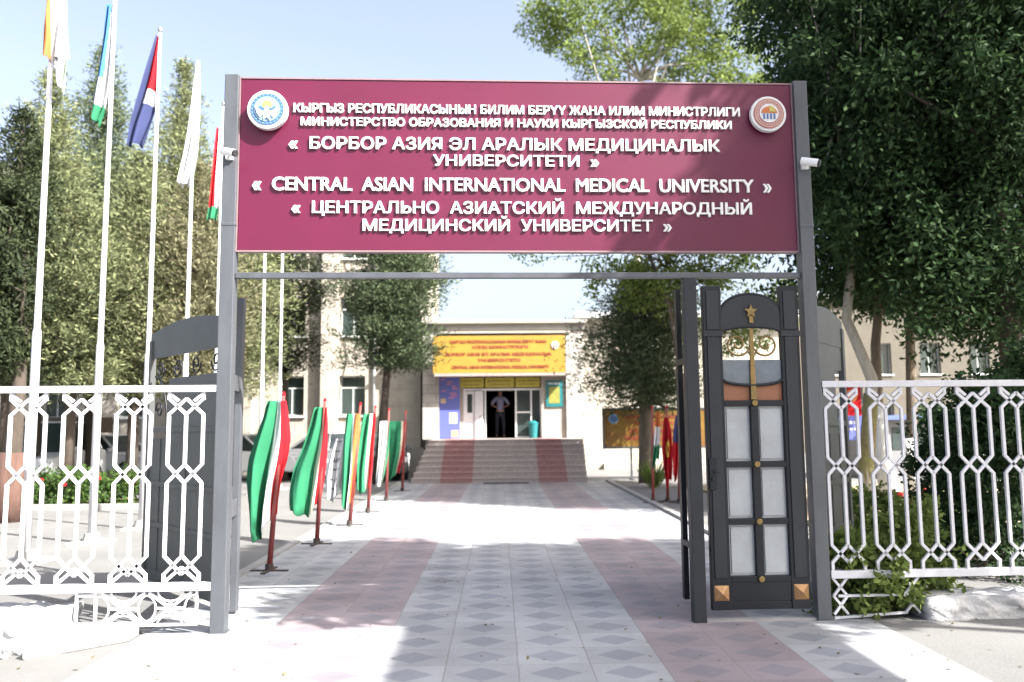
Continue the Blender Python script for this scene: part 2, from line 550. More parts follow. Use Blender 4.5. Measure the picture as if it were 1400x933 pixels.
def quads_object(name, base, axis, side, material, parent=None, fold=None):
    """many 4-gon leaves: base (N,3), axis (N,3) full length vector, side (N,3) half width vector"""
    n = len(base)
    v = np.empty((n, 4, 3))
    v[:, 0] = base
    v[:, 1] = base + axis * 0.5 + side
    v[:, 2] = base + axis
    v[:, 3] = base + axis * 0.5 - side
    me = bpy.data.meshes.new(name)
    me.vertices.add(n * 4)
    me.vertices.foreach_set('co', v.ravel())
    me.loops.add(n * 4)
    me.loops.foreach_set('vertex_index', np.arange(n * 4, dtype=np.int32))
    me.polygons.add(n)
    me.polygons.foreach_set('loop_start', np.arange(0, n * 4, 4, dtype=np.int32))
    me.update(calc_edges=True)
    me.materials.append(M_[material])
    o = bpy.data.objects.new(name, me)
    col.objects.link(o)
    if parent:
        o.parent = parent
    return o


def unit(a):
    return a / np.maximum(np.linalg.norm(a, axis=1, keepdims=True), 1e-9)


def leaf_points(centres, radii, n_per, squash=0.75):
    cs = np.repeat(np.array(centres), n_per, axis=0)
    rs = np.repeat(np.array(radii), n_per)[:, None]
    d = unit(RNG.normal(size=(len(cs), 3)))
    rr = RNG.random((len(cs), 1)) ** 0.45
    off = d * rr * rs
    off[:, 2] *= squash
    return cs + off, d


def spray(name, centres, radii, n_per, L, W, material, parent, droop=0.3, squash=0.75):
    p, d = leaf_points(centres, radii, n_per, squash)
    n = len(p)
    ax = unit(d * 0.6 + RNG.normal(size=(n, 3)) * 0.7 + np.array([0, 0, -droop]))
    sd = unit(np.cross(ax, RNG.normal(size=(n, 3))))
    ln = L * RNG.uniform(0.6, 1.3, (n, 1))
    return quads_object(name, p, ax * ln, sd * W * 0.5 * RNG.uniform(0.7, 1.2, (n, 1)), material, parent)


def broadleaf(name, label, base, trunk_pts, trunk_r, blobs, nclump, n_per, L, W, leaf, bark='bark', group=None, clump_r=(0.5, 0.9),
              trunk_name='trunk', limbs=14, extra_trunk=None, bare=0):
    """blobs: ellipsoids (cx,cy,cz, rx,ry,rz) in local coordinates; clumps sit in their outer shells"""
    t = thing(name, label, 'tree', base, 0, group)
    b = MB()
    tp = [Vector(p) for p in trunk_pts]
    k = len(tp)
    rs = [trunk_r * (1 - 0.55 * i / (k - 1)) for i in range(k)]
    rs[0] *= 1.25
    b.tube(tp, rs, 10)
    cs, cr = [], []
    vol = np.array([bb[3] * bb[4] * bb[5] for bb in blobs])
    pick = RNG.choice(len(blobs), nclump, p=vol / vol.sum())
    for j in pick:
        bb = blobs[j]
        d = RNG.normal(size=3)
        d /= np.linalg.norm(d)
        rr = RNG.random() ** 0.4
        cs.append((bb[0] + d[0] * bb[3] * rr, bb[1] + d[1] * bb[4] * rr, bb[2] + d[2] * bb[5] * rr))
        cr.append(RNG.uniform(*clump_r))
    top = tp[-1]
    for j in RNG.choice(len(cs), min(limbs, len(cs)), replace=False):
        e = Vector(cs[j])
        s = tp[-1] if random.random() < 0.5 else tp[-2]
        mid = s.lerp(e, 0.5) + Vector((random.uniform(-.4, .4), random.uniform(-.4, .4), random.uniform(0, .5)))
        r_ = trunk_r * 0.3
        b.tube([s, s.lerp(mid, 0.5) + Vector((0, 0, .1)), mid, e], [r_, r_ * .8, r_ * .55, r_ * .2], 6)
        for q in range(3):
            e2 = Vector(cs[int(RNG.integers(len(cs)))])
            if (e2 - mid).length < 3.2:
                b.tube([mid, mid.lerp(e2, .5) + Vector((0, 0, .15)), e2], [r_ * .4, r_ * .25, r_ * .1], 5)
    b.build(trunk_name, bark, t, smooth=True)
    if extra_trunk:
        extra_trunk(t)
    spray('crown', cs, cr, n_per, L, W, leaf, t)
    return t


def conifer(name, label, base, H, z0, rmax, leaf, group, bark='bark_dark', trunk_r=0.16, whorls=34, per=9, shape=1.0, L=0.24, W=0.075,
            lean=(0, 0), bare=0.0, rise=0.15, belly=0.25, dens=1.0, tip=0.12, tight=1.0):
    t = thing(name, label, 'tree', base, 0, group)
    b = MB()
    hh = H * 0.97
    b.tube([(lean[0] * k / 5, lean[1] * k / 5, hh * k / 5) for k in range(6)], [trunk_r * (1 - 0.17 * k) for k in range(6)], 8)
    P, A = [], []
    for wi in range(whorls):
        f = (wi + random.random() * 0.8) / whorls
        z = z0 + (H - z0) * f
        prof = (1 - f) ** shape if f > belly else (0.72 + 0.28 * f / belly) * (1 - belly) ** shape
        r = rmax * max(prof / ((1 - belly) ** shape), tip * 0.4)
        for k in range(per):
            a = random.random() * 2 * math.pi
            rr = r * random.uniform(0.45, 1.12)
            dr = Vector((math.cos(a), math.sin(a), 0))
            s = Vector((lean[0] * z / H, lean[1] * z / H, z))
            slope = rise + random.uniform(-.15, .2)
            e = s + dr * rr + Vector((0, 0, rr * slope))
            if random.random() < 0.3:
                b.tube([s, s.lerp(e, .5) - Vector((0, 0, rr * .05)), e], [trunk_r * .18, trunk_r * .12, trunk_r * .05], 4, cap=False)
            n = int(max(4, rr * 16) * dens)
            for q in range(n):
                g = random.random() ** 0.6
                spread = (0.10 + 0.22 * rr * (1 - abs(g - 0.55))) * tight
                c = s.lerp(e, g) + Vector((random.gauss(0, spread), random.gauss(0, spread), random.gauss(0, spread * 0.6)))
                P.append(c)
                A.append(dr * 0.8 + Vector((0, 0, 0.35)))
    b.build('trunk', bark, t, smooth=True)
    P = np.repeat(np.array([tuple(p) for p in P]), 3, axis=0)
    A = np.repeat(np.array([tuple(a) for a in A]), 3, axis=0)
    n = len(P)
    ax = unit(A + RNG.normal(size=(n, 3)) * 0.6)
    sd = unit(np.cross(ax, RNG.normal(size=(n, 3))))
    P = P + RNG.normal(size=(n, 3)) * 0.05
    quads_object('crown', P, ax * L * RNG.uniform(.6, 1.3, (n, 1)), sd * W * .5, leaf, t)
    return t


# ------------------------------------------------------------------ ground
g = MB()
g.box((-220, -120, -0.3), (220, 320, 0.0))
tag(g.build('ground', 'asphalt'), kind='structure')
p = MB()
p.box((-2.88, -14, 0.0005), (3.12, 24.6, 0.008))
path = p.build('path', 'paving')
tag(path, kind='structure')
p = MB()
p.box((-2.99, 8.2, 0.0005), (-2.885, 24.6, 0.03))
tag(p.build('kerb', 'kerb'), kind='structure')
p = MB()
p.box((3.125, 7.9, 0.0005), (3.26, 24.2, 0.06))
tag(p.build('kerb', 'kerb', bevel=0.012), kind='structure')
p = MB()
p.box((-16, 7.6, 0.0005), (-3.0, 20.0, 0.004))
tag(p.build('forecourt', 'forecourt'), kind='structure')
p = MB()
p.box((3.125, -14, 0.0005), (16, 6.72, 0.004))
tag(p.build('pavement', 'forecourt'), kind='structure')
p = MB()
p.box((-18, -14, 0.0005), (-2.885, 6.3, 0.004))
tag(p.build('pavement', 'forecourt'), kind='structure')
p = MB()
p.box((5.0, 12.5, 0.0005), (16, 22, 0.05))
tag(p.build('ground_bed', 'soil'), kind='structure')

# fallen leaves blown along the fence foot and across the tiles
n_ = 420
pos = np.stack([RNG.uniform(-4.5, 5.5, n_), RNG.uniform(4.6, 13, n_), np.full(n_, 0.011)], 1)
ax_ = RNG.normal(size=(n_, 3)) * [1, 1, 0.15]
ax_ = unit(ax_) * RNG.uniform(0.02, 0.055, (n_, 1))
sd_ = unit(np.cross(ax_, np.tile([0, 0, 1.0], (n_, 1)))) * 0.012
M_['lf_dead'] = leaf_mat('fallen_dry_leaves', (0.06, 0.05, 0.025), (0.20, 0.16, 0.07), 0.1)
tag(quads_object('leaf_litter', pos, ax_, sd_, 'lf_dead'), kind='stuff')

# ------------------------------------------------------------------ entrance gate
GO = gp(297, 868)
GANG = R(1.8826)


def W2G(s, d, z):
    """gate coordinates (along the gate, away from the camera, up) -> world"""
    return Vector((GO.x + s * math.cos(GANG) - d * math.sin(GANG), GO.y + s * math.sin(GANG) + d * math.cos(GANG), z))


gate = thing('entrance_gate', 'grey steel entrance gate of tall square posts, with dark leaves folded open', 'gate', GO, GANG)
for s in (-0.005, 5.0):
    b = MB()
    b.box((s - 0.06, 0, 0), (s + 0.06, 0.12, 4.70))
    b.box((s - 0.075, -0.015, 0.0), (s + 0.075, 0.135, 0.012))
    b.box((s - 0.064, -0.004, 3.36), (s + 0.064, 0.124, 3.39))
    b.build('post', 'steel', gate, bevel=0.006)
b = MB()
b.box((0.06, 0.03, 2.915), (4.935, 0.085, 2.965))
b.build('crossbar', 'steel', gate, bevel=0.004)
b = MB()
b.box((3.89, 0, 0), (4.0, 0.10, 2.912))
b.build('post', 'dark2', gate, bevel=0.005)
b = MB()
b.box((4.000, 0.72, 0.05), (4.048, 0.80, 2.93))
for z in (0.55, 2.2):
    b.box((3.985, 0.10, z), (4.010, 0.74, z + 0.05))
b.build('hinge_post', 'dark', gate, bevel=0.004)
b = MB()
b.box((-0.105, 0.68, 0.03), (-0.045, 0.76, 2.85))
for z in (0.95, 2.05):
    b.bar((0.0, 0.11, z), (-0.075, 0.70, z), 0.14, 0.03, ref=(1, 0, 0))
b.build('hinge_post', 'steel', gate, bevel=0.004)


def scroll(cx, cz, r0_, r1_, turns, a0, y, n=26, flip=1):
    pts = []
    for k in range(n):
        f = k / (n - 1)
        a = a0 + turns * 2 * math.pi * f
        r = r0_ + (r1_ - r0_) * f
        pts.append((cx + flip * r * math.cos(a), y, cz + r * math.sin(a)))
    return pts


# wicket door between the middle post and the right-hand post
door = MB()
for s in (4.055, 4.735):
    door.box((s, 0.03, 0.10), (s + 0.165, 0.09, 2.845))          # side stiles
door_o = door.build('wicket_door', 'dark', gate, bevel=0.006)
b = MB()
for s in (4.055, 4.735):
    b.box((s + 0.030, 0.020, 0.36), (s + 0.135, 0.032, 2.40))    # raised fields on the stiles
    b.box((s + 0.030, 0.020, 2.46), (s + 0.135, 0.032, 2.80))
    b.box((s - 0.004, 0.016, 2.40), (s + 0.169, 0.028, 2.45))
b.build('stile_panel', 'dark2', door_o, bevel=0.004)
b = MB()
arc = [(4.2205, 2.60)] + [(4.4775 + 0.257 * math.cos(a), 2.60 + 0.165 * math.sin(a)) for a in np.linspace(math.pi, 0, 18)] + [(4.7345, 2.60)]
arc += [(4.7345, 2.44)] + [(4.4775 + 0.257 * math.cos(a), 2.44 + 0.05 * math.sin(a)) for a in np.linspace(0, math.pi, 12)] + [(4.2205, 2.44)]
b.prism(arc, 0.035, 0.085)
b.build('arched_head', 'dark2', door_o)
b = MB()
rim = [(4.4775 + 0.262 * math.cos(a), 0.05, 2.605 + 0.170 * math.sin(a)) for a in np.linspace(math.pi, 0, 20)]
b.tube(rim, 0.014, 6)
b.tube([(4.4775 + 0.257 * math.cos(a), 0.04, 2.437 + 0.05 * math.sin(a)) for a in np.linspace(math.pi, 0, 16)], 0.012, 6)
b.tube([(4.4775 + 0.257 * math.cos(a), 0.04, 2.03 - 0.05 * math.sin(a)) for a in np.linspace(math.pi, 0, 16)], 0.013, 6)
b.build('arched_rim', 'dark', door_o, smooth=True)
b = MB()
star = []
for k in range(10):
    a = math.pi / 2 + k * math.pi / 5
    r = 0.062 if k % 2 == 0 else 0.026
    star.append((4.4775 + r * math.cos(a), 2.62 + r * math.sin(a)))
b.prism(star, 0.018, 0.034)
b.box((4.46, 0.02, 2.52), (4.495, 0.034, 2.58))
b.build('star', 'brass', door_o)
for fl in (1, -1):
    b = MB()
    b.tube(scroll(4.4775 + fl * 0.125, 2.335, 0.115, 0.02, 1.5, math.pi, 0.045, flip=fl), 0.009, 6)
    b.tube([(4.4775 + fl * 0.01, 0.045, 2.335), (4.4775 + fl * 0.006, 0.045, 2.2)], 0.010, 6)
    b.build('scroll', 'brass', door_o, smooth=True)
b = MB()
b.prism([(4.452, 1.855), (4.503, 1.855), (4.493, 2.47), (4.462, 2.47)], 0.03, 0.05)
b.build('stem', 'brass', door_o, bevel=0.004)
b = MB()
plate = [(4.2205, 2.20), (4.7345, 2.20), (4.7345, 2.03)] + [(4.4775 + 0.257 * math.cos(a), 2.03 - 0.05 * math.sin(a)) for a in np.linspace(0, math.pi, 14)][1:-1] + [(4.2205, 2.03)]
b.prism(plate, 0.052, 0.058)
b.build('glass_plate', mat('blue_grey_glass', (0.13, 0.16, 0.20), 0.15, noise=0.4, scale=9, spec=0.7), door_o)
b = MB()
b.prism([(4.2205, 1.85), (4.7345, 1.85), (4.7345, 2.028)] + [(4.4775 + 0.257 * math.cos(a), 2.028 - 0.05 * math.sin(a)) for a in np.linspace(0, math.pi, 14)][1:-1] + [(4.2205, 2.028)], 0.060, 0.075)
b.build('terracotta_panel', 'terra', door_o)
b = MB()
for z in (1.80, 1.28, 0.80, 0.325):
    b.box((4.2205, 0.03, z), (4.7345, 0.09, z + 0.05))
b.box((4.445, 0.025, 0.375), (4.51, 0.094, 1.80))
b.box((4.45, 0.032, 1.85), (4.505, 0.07, 1.98))
b.box((4.2205, 0.036, 0.17), (4.7345, 0.084, 0.325))
b.build('glazing_bars', 'dark', door_o, bevel=0.003)
for z0, z1 in ((1.33, 1.80), (0.85, 1.28), (0.375, 0.80)):
    for s0, s1 in ((4.2205, 4.445), (4.51, 4.7345)):
        b = MB()
        b.box((s0, 0.068, z0), (s1, 0.074, z1))
        f_ = 0.02
        b.box((s0 + f_, 0.058, z0 + f_), (s1 - f_, 0.069, z1 - f_))
        b.build('pane', 'pane', door_o, bevel=0.006)
b = MB()
for z in (1.825, 1.305, 0.825, 0.35):
    b.prism(circle(4.4775, z, 0.028, 8), 0.008, 0.03)
b.build('rosettes', 'brass', door_o, bevel=0.006)
for s in (4.1375, 4.8175):
    b = MB()
    z = 0.24
    q = 0.062
    b.add([(s - q, 0.028, z - q), (s + q, 0.028, z - q), (s + q, 0.028, z + q), (s - q, 0.028, z + q), (s, -0.01, z)],
          [(0, 1, 4), (1, 2, 4), (2, 3, 4), (3, 0, 4), (0, 3, 2, 1)])
    b.build('square_boss', mat('worn_copper_boss', (0.42, 0.24, 0.11), 0.4, metal=0.5, noise=0.4, scale=15), door_o)
b = MB()
b.box((4.065, 0.002, 1.10), (4.125, 0.03, 1.36))
b.box((4.078, -0.012, 1.17), (4.112, 0.004, 1.20))
b.tube([(4.095, -0.012, 1.25), (4.095, -0.03, 1.25), (4.15, -0.03, 1.25)], 0.007, 6)
b.build('lock', 'dark', door_o, bevel=0.003)
b = MB()
b.box((4.055, 0.04, 0.10), (4.9, 0.08, 0.165))
b.build('kick_rail', 'dark', door_o, bevel=0.004)
b = MB()
b.box((4.00, 0.02, 0.0), (4.94, 0.10, 0.025))
b.build('threshold', 'kerb', gate, bevel=0.004)


def gate_leaf(hinge_s, hinge_d, ang, length, ornate=True):
    """open leaf: local x runs along the leaf from its hinge"""
    e = MB()
    e.box((0.0, -0.03, 0.06), (0.07, 0.03, 2.62))
    e.box((length - 0.07, -0.03, 0.06), (length, 0.03, 2.62))
    e.box((0.07, -0.022, 0.06), (length - 0.07, 0.022, 0.16))
    for z in (0.62, 1.05, 1.62):
        e.box((0.07, -0.022, z), (length - 0.07, 0.022, z + 0.05))
    o = e.build('gate_leaf', 'leaf_grey', gate, bevel=0.004)
    o.location = (hinge_s, hinge_d, 0)
    o.rotation_euler = (0, 0, ang)
    a = MB()
    arcp = [(0, 2.42), (length, 2.42)] + [(length * (1 - k / 14), 2.62 + 0.16 * math.sin(math.pi * (0.15 + 0.7 * (k / 14)))) for k in range(15)]
    a.prism(arcp, -0.012, 0.012)
    a.build('arched_head', 'leaf_grey', o)
    a = MB()
    a.box((0.07, -0.008, 0.16), (length * 0.72, 0.008, 2.18))
    a.box((length * 0.72, -0.008, 0.16), (length - 0.07, 0.008, 1.55))
    for k in range(3):
        x = 0.25 + k * (length - 0.5) / 2.2
        a.box((x, -0.016, 0.18), (x + 0.03, 0.016, 1.55))
    a.build('sheet_panel', 'leaf_grey', o)
    if not ornate:
        a = MB()
        a.box((0.07, -0.006, 2.18), (length - 0.07, 0.006, 2.42))
        a.build('upper_sheet', 'leaf_grey', o)
        return o
    n = 4
    for k in range(n):
        a = MB()
        cx = 0.07 + (length - 0.14) * (k + 0.5) / n
        a.tube(scroll(cx, 2.30, 0.11, 0.02, 1.4, math.pi, 0, flip=1 if k % 2 else -1), 0.009, 6)
        a.build('scroll', 'dark', o, smooth=True)
    a = MB()
    a.tube([(length * 0.74 + 0.42 * length * 0.45 * (1 - math.cos(q)), 0, 1.6 + 0.62 * math.sin(q)) for q in np.linspace(0, math.pi / 2, 12)], 0.012, 6)
    a.build('curved_bar', 'dark', o, smooth=True)
    a = MB()
    a.tube(scroll(length * 0.86, 1.85, 0.10, 0.02, 1.3, 0, 0), 0.009, 6)
    a.build('scroll', 'dark', o, smooth=True)
    return o


gate_leaf(-0.19, 0.80, R(180 - 47.5 - 1.9), 2.0)
gate_leaf(5.12, 0.42, R(53 - 1.9), 1.25, False)

# ------------------------------------------------------------------ sign board
sb = thing('sign_board', 'wide maroon sign board with white raised lettering fixed between the gate posts', 'sign', GO, GANG)
b = MB()
b.box((0.066, 0.045, 3.16), (4.925, 0.10, 4.675))
b.build('panel', 'sign', sb, bevel=0.004)
b = MB()
b.box((0.062, 0.038, 4.677), (4.93, 0.104, 4.690))
b.box((0.062, 0.038, 3.143), (4.93, 0.104, 3.158))
b.box((0.050, 0.038, 3.143), (0.063, 0.104, 4.69))
b.box((4.927, 0.038, 3.143), (4.939, 0.104, 4.69))
b.build('edge_trim', 'sign_edge', sb)
lines = [
    ('КЫРГЫЗ РЕСПУБЛИКАСЫНЫН БИЛИМ БЕРҮҮ ЖАНА ИЛИМ МИНИСТРЛИГИ', 0.519, 4.453, 4.372, 0.086, 0.036),
    ('МИНИСТЕРСТВО ОБРАЗОВАНИЯ И НАУКИ КЫРГЫЗСКОЙ РЕСПУБЛИКИ', 0.584, 4.375, 4.254, 0.080, 0.036),
    ('«  БОРБОР АЗИЯ ЭЛ АРАЛЫК МЕДИЦИНАЛЫК', 0.482, 4.262, 4.046, 0.114, 0.025),
    ('УНИВЕРСИТЕТИ  »', 1.728, 3.180, 3.902, 0.104, 0.025),
    ('«  CENTRAL  ASIAN  INTERNATIONAL  MEDICAL  UNIVERSITY  »', 0.181, 4.712, 3.676, 0.122, 0.025),
    ('«  ЦЕНТРАЛЬНО  АЗИАТСКИЙ  МЕЖДУНАРОДНЫЙ', 0.517, 4.527, 3.478, 0.112, 0.025),
    ('МЕДИЦИНСКИЙ  УНИВЕРСИТЕТ  »', 1.125, 3.809, 3.324, 0.108, 0.025),
]
for body, s0, s1, z0, cap, off in lines:
    text_mesh(body, s0, s1, z0, cap, 0.016, 0.044, 'lettering', 'letter', sb, off, 0.682 if 'ASIAN' in body else 0.728)


def disc(cx, cz, r, y0, y1, name, material, parent, n=40, bevel=0.0):
    return MB().prism(circle(cx, cz, r, n), y0, y1).build(name, material, parent, bevel=bevel)


# state emblem: white disc, blue ring, mountains and sun, white bird with spread wings
cx, cz = 0.312, 4.372
em = disc(cx, cz, 0.172, -0.035, 0.020, 'emblem', 'emb_white', sb, bevel=0.006)
disc(cx, cz, 0.140, -0.041, -0.034, 'ring', 'emb_blue', em)
disc(cx, cz, 0.112, -0.045, -0.0405, 'field', 'emb_light', em)
MB().prism(circle(cx, cz + 0.035, 0.042, 20), -0.049, -0.0447).build('sun_disc', 'emb_yellow', em)
b = MB()
b.prism([(cx - 0.10, cz - 0.02), (cx - 0.06, cz + 0.025), (cx - 0.03, cz + 0.002), (cx, cz + 0.03), (cx + 0.035, cz + 0.0), (cx + 0.065, cz + 0.025), (cx + 0.10, cz - 0.02)], -0.052, -0.0448)
b.build('mountains', 'emb_blue', em)
b = MB()
wing = [(0.0, -0.075), (0.028, -0.10), (0.022, -0.045), (0.055, -0.075), (0.085, -0.035), (0.098, 0.02), (0.070, 0.0), (0.045, -0.02), (0.018, -0.02), (0.014, 0.008), (0.0, 0.014)]
b.prism([(cx + x, cz + z) for x, z in wing] + [(cx - x, cz + z) for x, z in wing[::-1][1:-1]], -0.056, -0.0448)
b.build('bird', 'emb_white', em)
b = MB()
for k in range(24):
    a = 2 * math.pi * k / 24
    b.prism(circle(cx + 0.126 * math.cos(a), cz + 0.126 * math.sin(a), 0.006, 6), -0.044, -0.0405)
b.build('ring_marks', 'emb_light', em)
# school emblem: white disc, rose rings, orange and yellow tent shape
cx, cz = 4.690, 4.378
em = disc(cx, cz, 0.160, -0.030, 0.020, 'emblem', 'emb_white', sb, bevel=0.006)
disc(cx, cz, 0.136, -0.036, -0.029, 'ring', 'emb_red', em)
disc(cx, cz, 0.128, -0.039, -0.0355, 'field', 'emb_pink', em)
disc(cx, cz, 0.092, -0.042, -0.0385, 'inner_ring', 'emb_red', em)
disc(cx, cz, 0.086, -0.045, -0.0415, 'inner_field', 'emb_white', em)
MB().prism([(cx - 0.072, cz + 0.0)] + [(cx + 0.072 * math.cos(a), cz + 0.06 * math.sin(a)) for a in np.linspace(math.pi, 0, 14)], -0.049, -0.0447).build('dome', 'emb_orange', em)
MB().prism([(cx + 0.0, cz + 0.012), (cx + 0.06, cz + 0.012), (cx + 0.035, cz + 0.058), (cx, cz + 0.07)], -0.053, -0.0487).build('dome_panel', 'emb_yellow', em)
b = MB()
for k in range(4):
    x = cx - 0.055 + k * 0.031
    b.box((x, -0.049, cz - 0.055), (x + 0.016, -0.0447, cz - 0.005))
b.build('columns', 'emb_blue', em)
b = MB()
for k in range(30):
    a = 2 * math.pi * k / 30
    b.prism(circle(cx + 0.110 * math.cos(a), cz + 0.110 * math.sin(a), 0.006, 6), -0.042, -0.0385)
b.build('ring_marks', 'emb_red', em)


def cctv(s, z, label, side):
    t = thing('security_camera', label, 'camera', W2G(s, 0, z), GANG)
    b = MB()
    b.box((-0.03, -0.03, -0.03), (0.03, 0.0, 0.03))
    b.tube([(0, -0.03, 0), (side * 0.03, -0.07, 0.005)], 0.012, 6)
    b.build('bracket', 'frame', t)
    b = MB()
    p0, p1 = Vector((side * -0.05, -0.06, 0.03)), Vector((side * 0.07, -0.13, -0.01))
    b.tube([p0, p1], 0.034, 12)
    hb = b.build('housing', 'frame', t, bevel=0.004)
    b = MB()
    dd = (p1 - p0).normalized()
    b.tube([p1 - dd * 0.005, p1 + dd * 0.02], 0.029, 12)
    b.build('lens', 'trim', t)


cctv(0.0, 3.96, 'small white security camera on the post beside the blue emblem', 1)
cctv(5.0, 3.91, 'small white security camera on the post beside the orange emblem', 1)

# ------------------------------------------------------------------ fences
def ornament(b, cx, w_, z_in_top, z_in_bot, y, t, feet=None):
    """crossing diagonals: outer bars go through a small diamond on the centre line"""
    b.bar((cx - w_, y, z_in_top), (cx, y, z_in_bot), t, t * 0.8)
    b.bar((cx + w_, y, z_in_top), (cx, y, z_in_bot), t, t * 0.8)
    b.bar((cx - w_, y, z_in_bot + 0.0), (cx, y, z_in_top), t, t * 0.8)
    b.bar((cx + w_, y, z_in_bot + 0.0), (cx, y, z_in_top), t, t * 0.8)


def fence_unit(cx, zb, zt, w_, y=0.0, t=0.017, style=0):
    b = MB()
    zm = zb + 0.565 * (zt - zb)
    a = 0.075
    # top lattice
    b.bar((cx - w_, y, zt), (cx - w_, y, zt - 0.065), t)
    b.bar((cx + w_, y, zt), (cx + w_, y, zt - 0.065), t)
    ornament(b, cx, w_, zt - 0.055, zt - 0.185, y, t)
    b.bar((cx - w_, y, zt - 0.01), (cx - w_ * 0.45, y, zt - 0.075), t, t * .8)
    b.bar((cx + w_, y, zt - 0.01), (cx + w_ * 0.45, y, zt - 0.075), t, t * .8)
    # long hexagons
    ornament(b, cx, w_, zm + a, zm - a, y, t)
    for sg in (-1, 1):
        b.bar((cx + sg * w_, y, zt - 0.18), (cx + sg * w_, y, zm + a - 0.004), t)
        b.bar((cx + sg * w_, y, zm - a + 0.004), (cx + sg * w_, y, zb + 0.205), t)
        b.bar((cx + sg * w_, y, zb), (cx + sg * w_, y, zb + 0.075), t)
    b.bar((cx, y, zt - 0.185), (cx, y, zm + a), t)
    b.bar((cx, y, zm - a), (cx, y, zb + 0.215), t)
    # bottom lattice
    ornament(b, cx, w_, zb + 0.21, zb + 0.065, y, t)
    if style:
        b.bar((cx - w_ * 0.95, y, zb + 0.005), (cx, y, zb + 0.12), t, t * .8)
        b.bar((cx + w_ * 0.95, y, zb + 0.005), (cx, y, zb + 0.12), t, t * .8)
    return b


def fence(name, label, s_list, s0, s1, style, zt=1.955, zb=0.41):
    t = thing(name, label, 'fence', W2G(0, 0.03, 0), GANG)
    b = MB()
    b.box((s0, -0.028, zt), (s1, 0.028, zt + 0.055))
    b.build('top_rail', 'white', t, bevel=0.004)
    b = MB()
    b.box((s0, -0.028, zb - 0.065), (s1, 0.028, zb))
    b.build('bottom_rail', 'white', t, bevel=0.004)
    first = None
    for s in s_list:
        if first is None:
            first = fence_unit(0, zb, zt, 0.14, 0, 0.025, style).build('lattice_panel', 'white', t)
            first.location = (s, 0, 0)
        else:
            c = first.copy()
            col.objects.link(c)
            c.parent = t
            c.location = (s, 0, 0)
    return t


fl = fence('ornamental_fence', 'white ornamental metal fence standing in front of the tall white flagpoles',
           [-0.31 - 0.425 * k for k in range(9)], -4.2, -0.065, 1)
fr = fence('ornamental_fence', 'white ornamental metal fence beside the dark wicket door, with plants climbing through it',
           [5.235 + 0.392 * k for k in range(9)], 5.07, 8.8, 0)
# skirt panel, left: a frame with two starry rosettes
b = MB()
t_ = 0.02
b.bar((-1.13, 0, 0.345), (-1.13, 0, 0.07), t_)
b.bar((-0.98, 0, 0.345), (-0.98, 0, 0.07), t_)
b.bar((-1.13, 0, 0.32), (-0.98, 0, 0.32), t_)
b.bar((-1.13, 0, 0.08), (-0.17, 0, 0.08), t_)
b.bar((-0.18, 0, 0.345), (-0.18, 0, 0.09), t_)
for cx_ in (-0.76, -0.39):
    for sx in (-1, 1):
        b.bar((cx_ - 0.17 * sx, 0, 0.085), (cx_ + 0.17 * sx, 0, 0.335), 0.022)
        b.tube([(cx_ + sx * (0.20 - 0.085 * math.sin(q)), 0, 0.21 + 0.105 * math.cos(q)) for q in np.linspace(0, math.pi, 11)], 0.009, 5, cap=False)
        b.tube([(cx_ + 0.10 * math.cos(q), 0, 0.21 + sx * (0.13 - 0.075 * math.sin(q))) for q in np.linspace(0, math.pi, 11)], 0.009, 5, cap=False)
        b.bar((cx_, 0, 0.21), (cx_ + sx * 0.11, 0, 0.21), 0.018)
    b.tube([(cx_ + 0.035 * math.cos(q), 0, 0.21 + 0.035 * math.sin(q)) for q in np.linspace(0, 2 * math.pi, 11)], 0.010, 5, cap=False)
b.build('skirt_panel', 'white', fl)
# skirt panel, right: two rails with crossed ends
b = MB()
b.bar((5.09, 0, 0.02), (5.72, 0, 0.055), t_)
b.bar((5.13, 0, 0.20), (5.74, 0, 0.20), t_)
for x0, x1 in ((5.09, 5.21), (5.70, 5.83)):
    b.bar((x0, 0, 0.345), (x1, 0, 0.20), t_)
    b.bar((x1, 0, 0.345), (x0, 0, 0.20), t_)
    b.bar((x0, 0, 0.20), (x1, 0, 0.05), t_)
    b.bar((x1, 0, 0.20), (x0, 0, 0.05), t_)
b.build('skirt_panel', 'white', fr)


def rubble_wall(name, label, pts_top, h0, x0, x1, y0, y1, z1, step=None):
    """rough whitewashed plinth: subdivided, jittered box"""
    bm = bmesh.new()
    bmesh.ops.create_cube(bm, size=1)
    for v in bm.verts:
        v.co = Vector((x0 + (v.co.x + .5) * (x1 - x0), y0 + (v.co.y + .5) * (y1 - y0), -0.02 + (v.co.z + .5) * (z1 + 0.02)))
    bmesh.ops.bisect_plane
    bmesh.ops.subdivide_edges(bm, edges=[e for e in bm.edges if abs(e.verts[0].co.x - e.verts[1].co.x) > 0.1], cuts=44, use_grid_fill=True)
    bmesh.ops.subdivide_edges(bm, edges=[e for e in bm.edges if abs(e.verts[0].co.x - e.verts[1].co.x) < 0.01], cuts=4, use_grid_fill=True)
    rnd = random.Random(3)
    for v in bm.verts:
        e = 0.035
        cz_ = 0.5 + 0.5 * math.sin(v.co.x * 2.1)
        v.co += Vector((rnd.uniform(-.02, .02), rnd.uniform(-e, e), rnd.uniform(-.02, .02) if v.co.z > 0.03 else 0))
    me = bpy.data.meshes.new(name)
    bm.to_mesh(me)
    bm.free()
    me.polygons.foreach_set('use_smooth', [True] * len(me.polygons))
    me.materials.append(M_['plaster_white'])
    o = bpy.data.objects.new(name, me)
    col.objects.link(o)
    o.location = W2G(0, 0, 0)
    o.rotation_euler = (0, 0, GANG)
    return tag(o, label, 'wall')


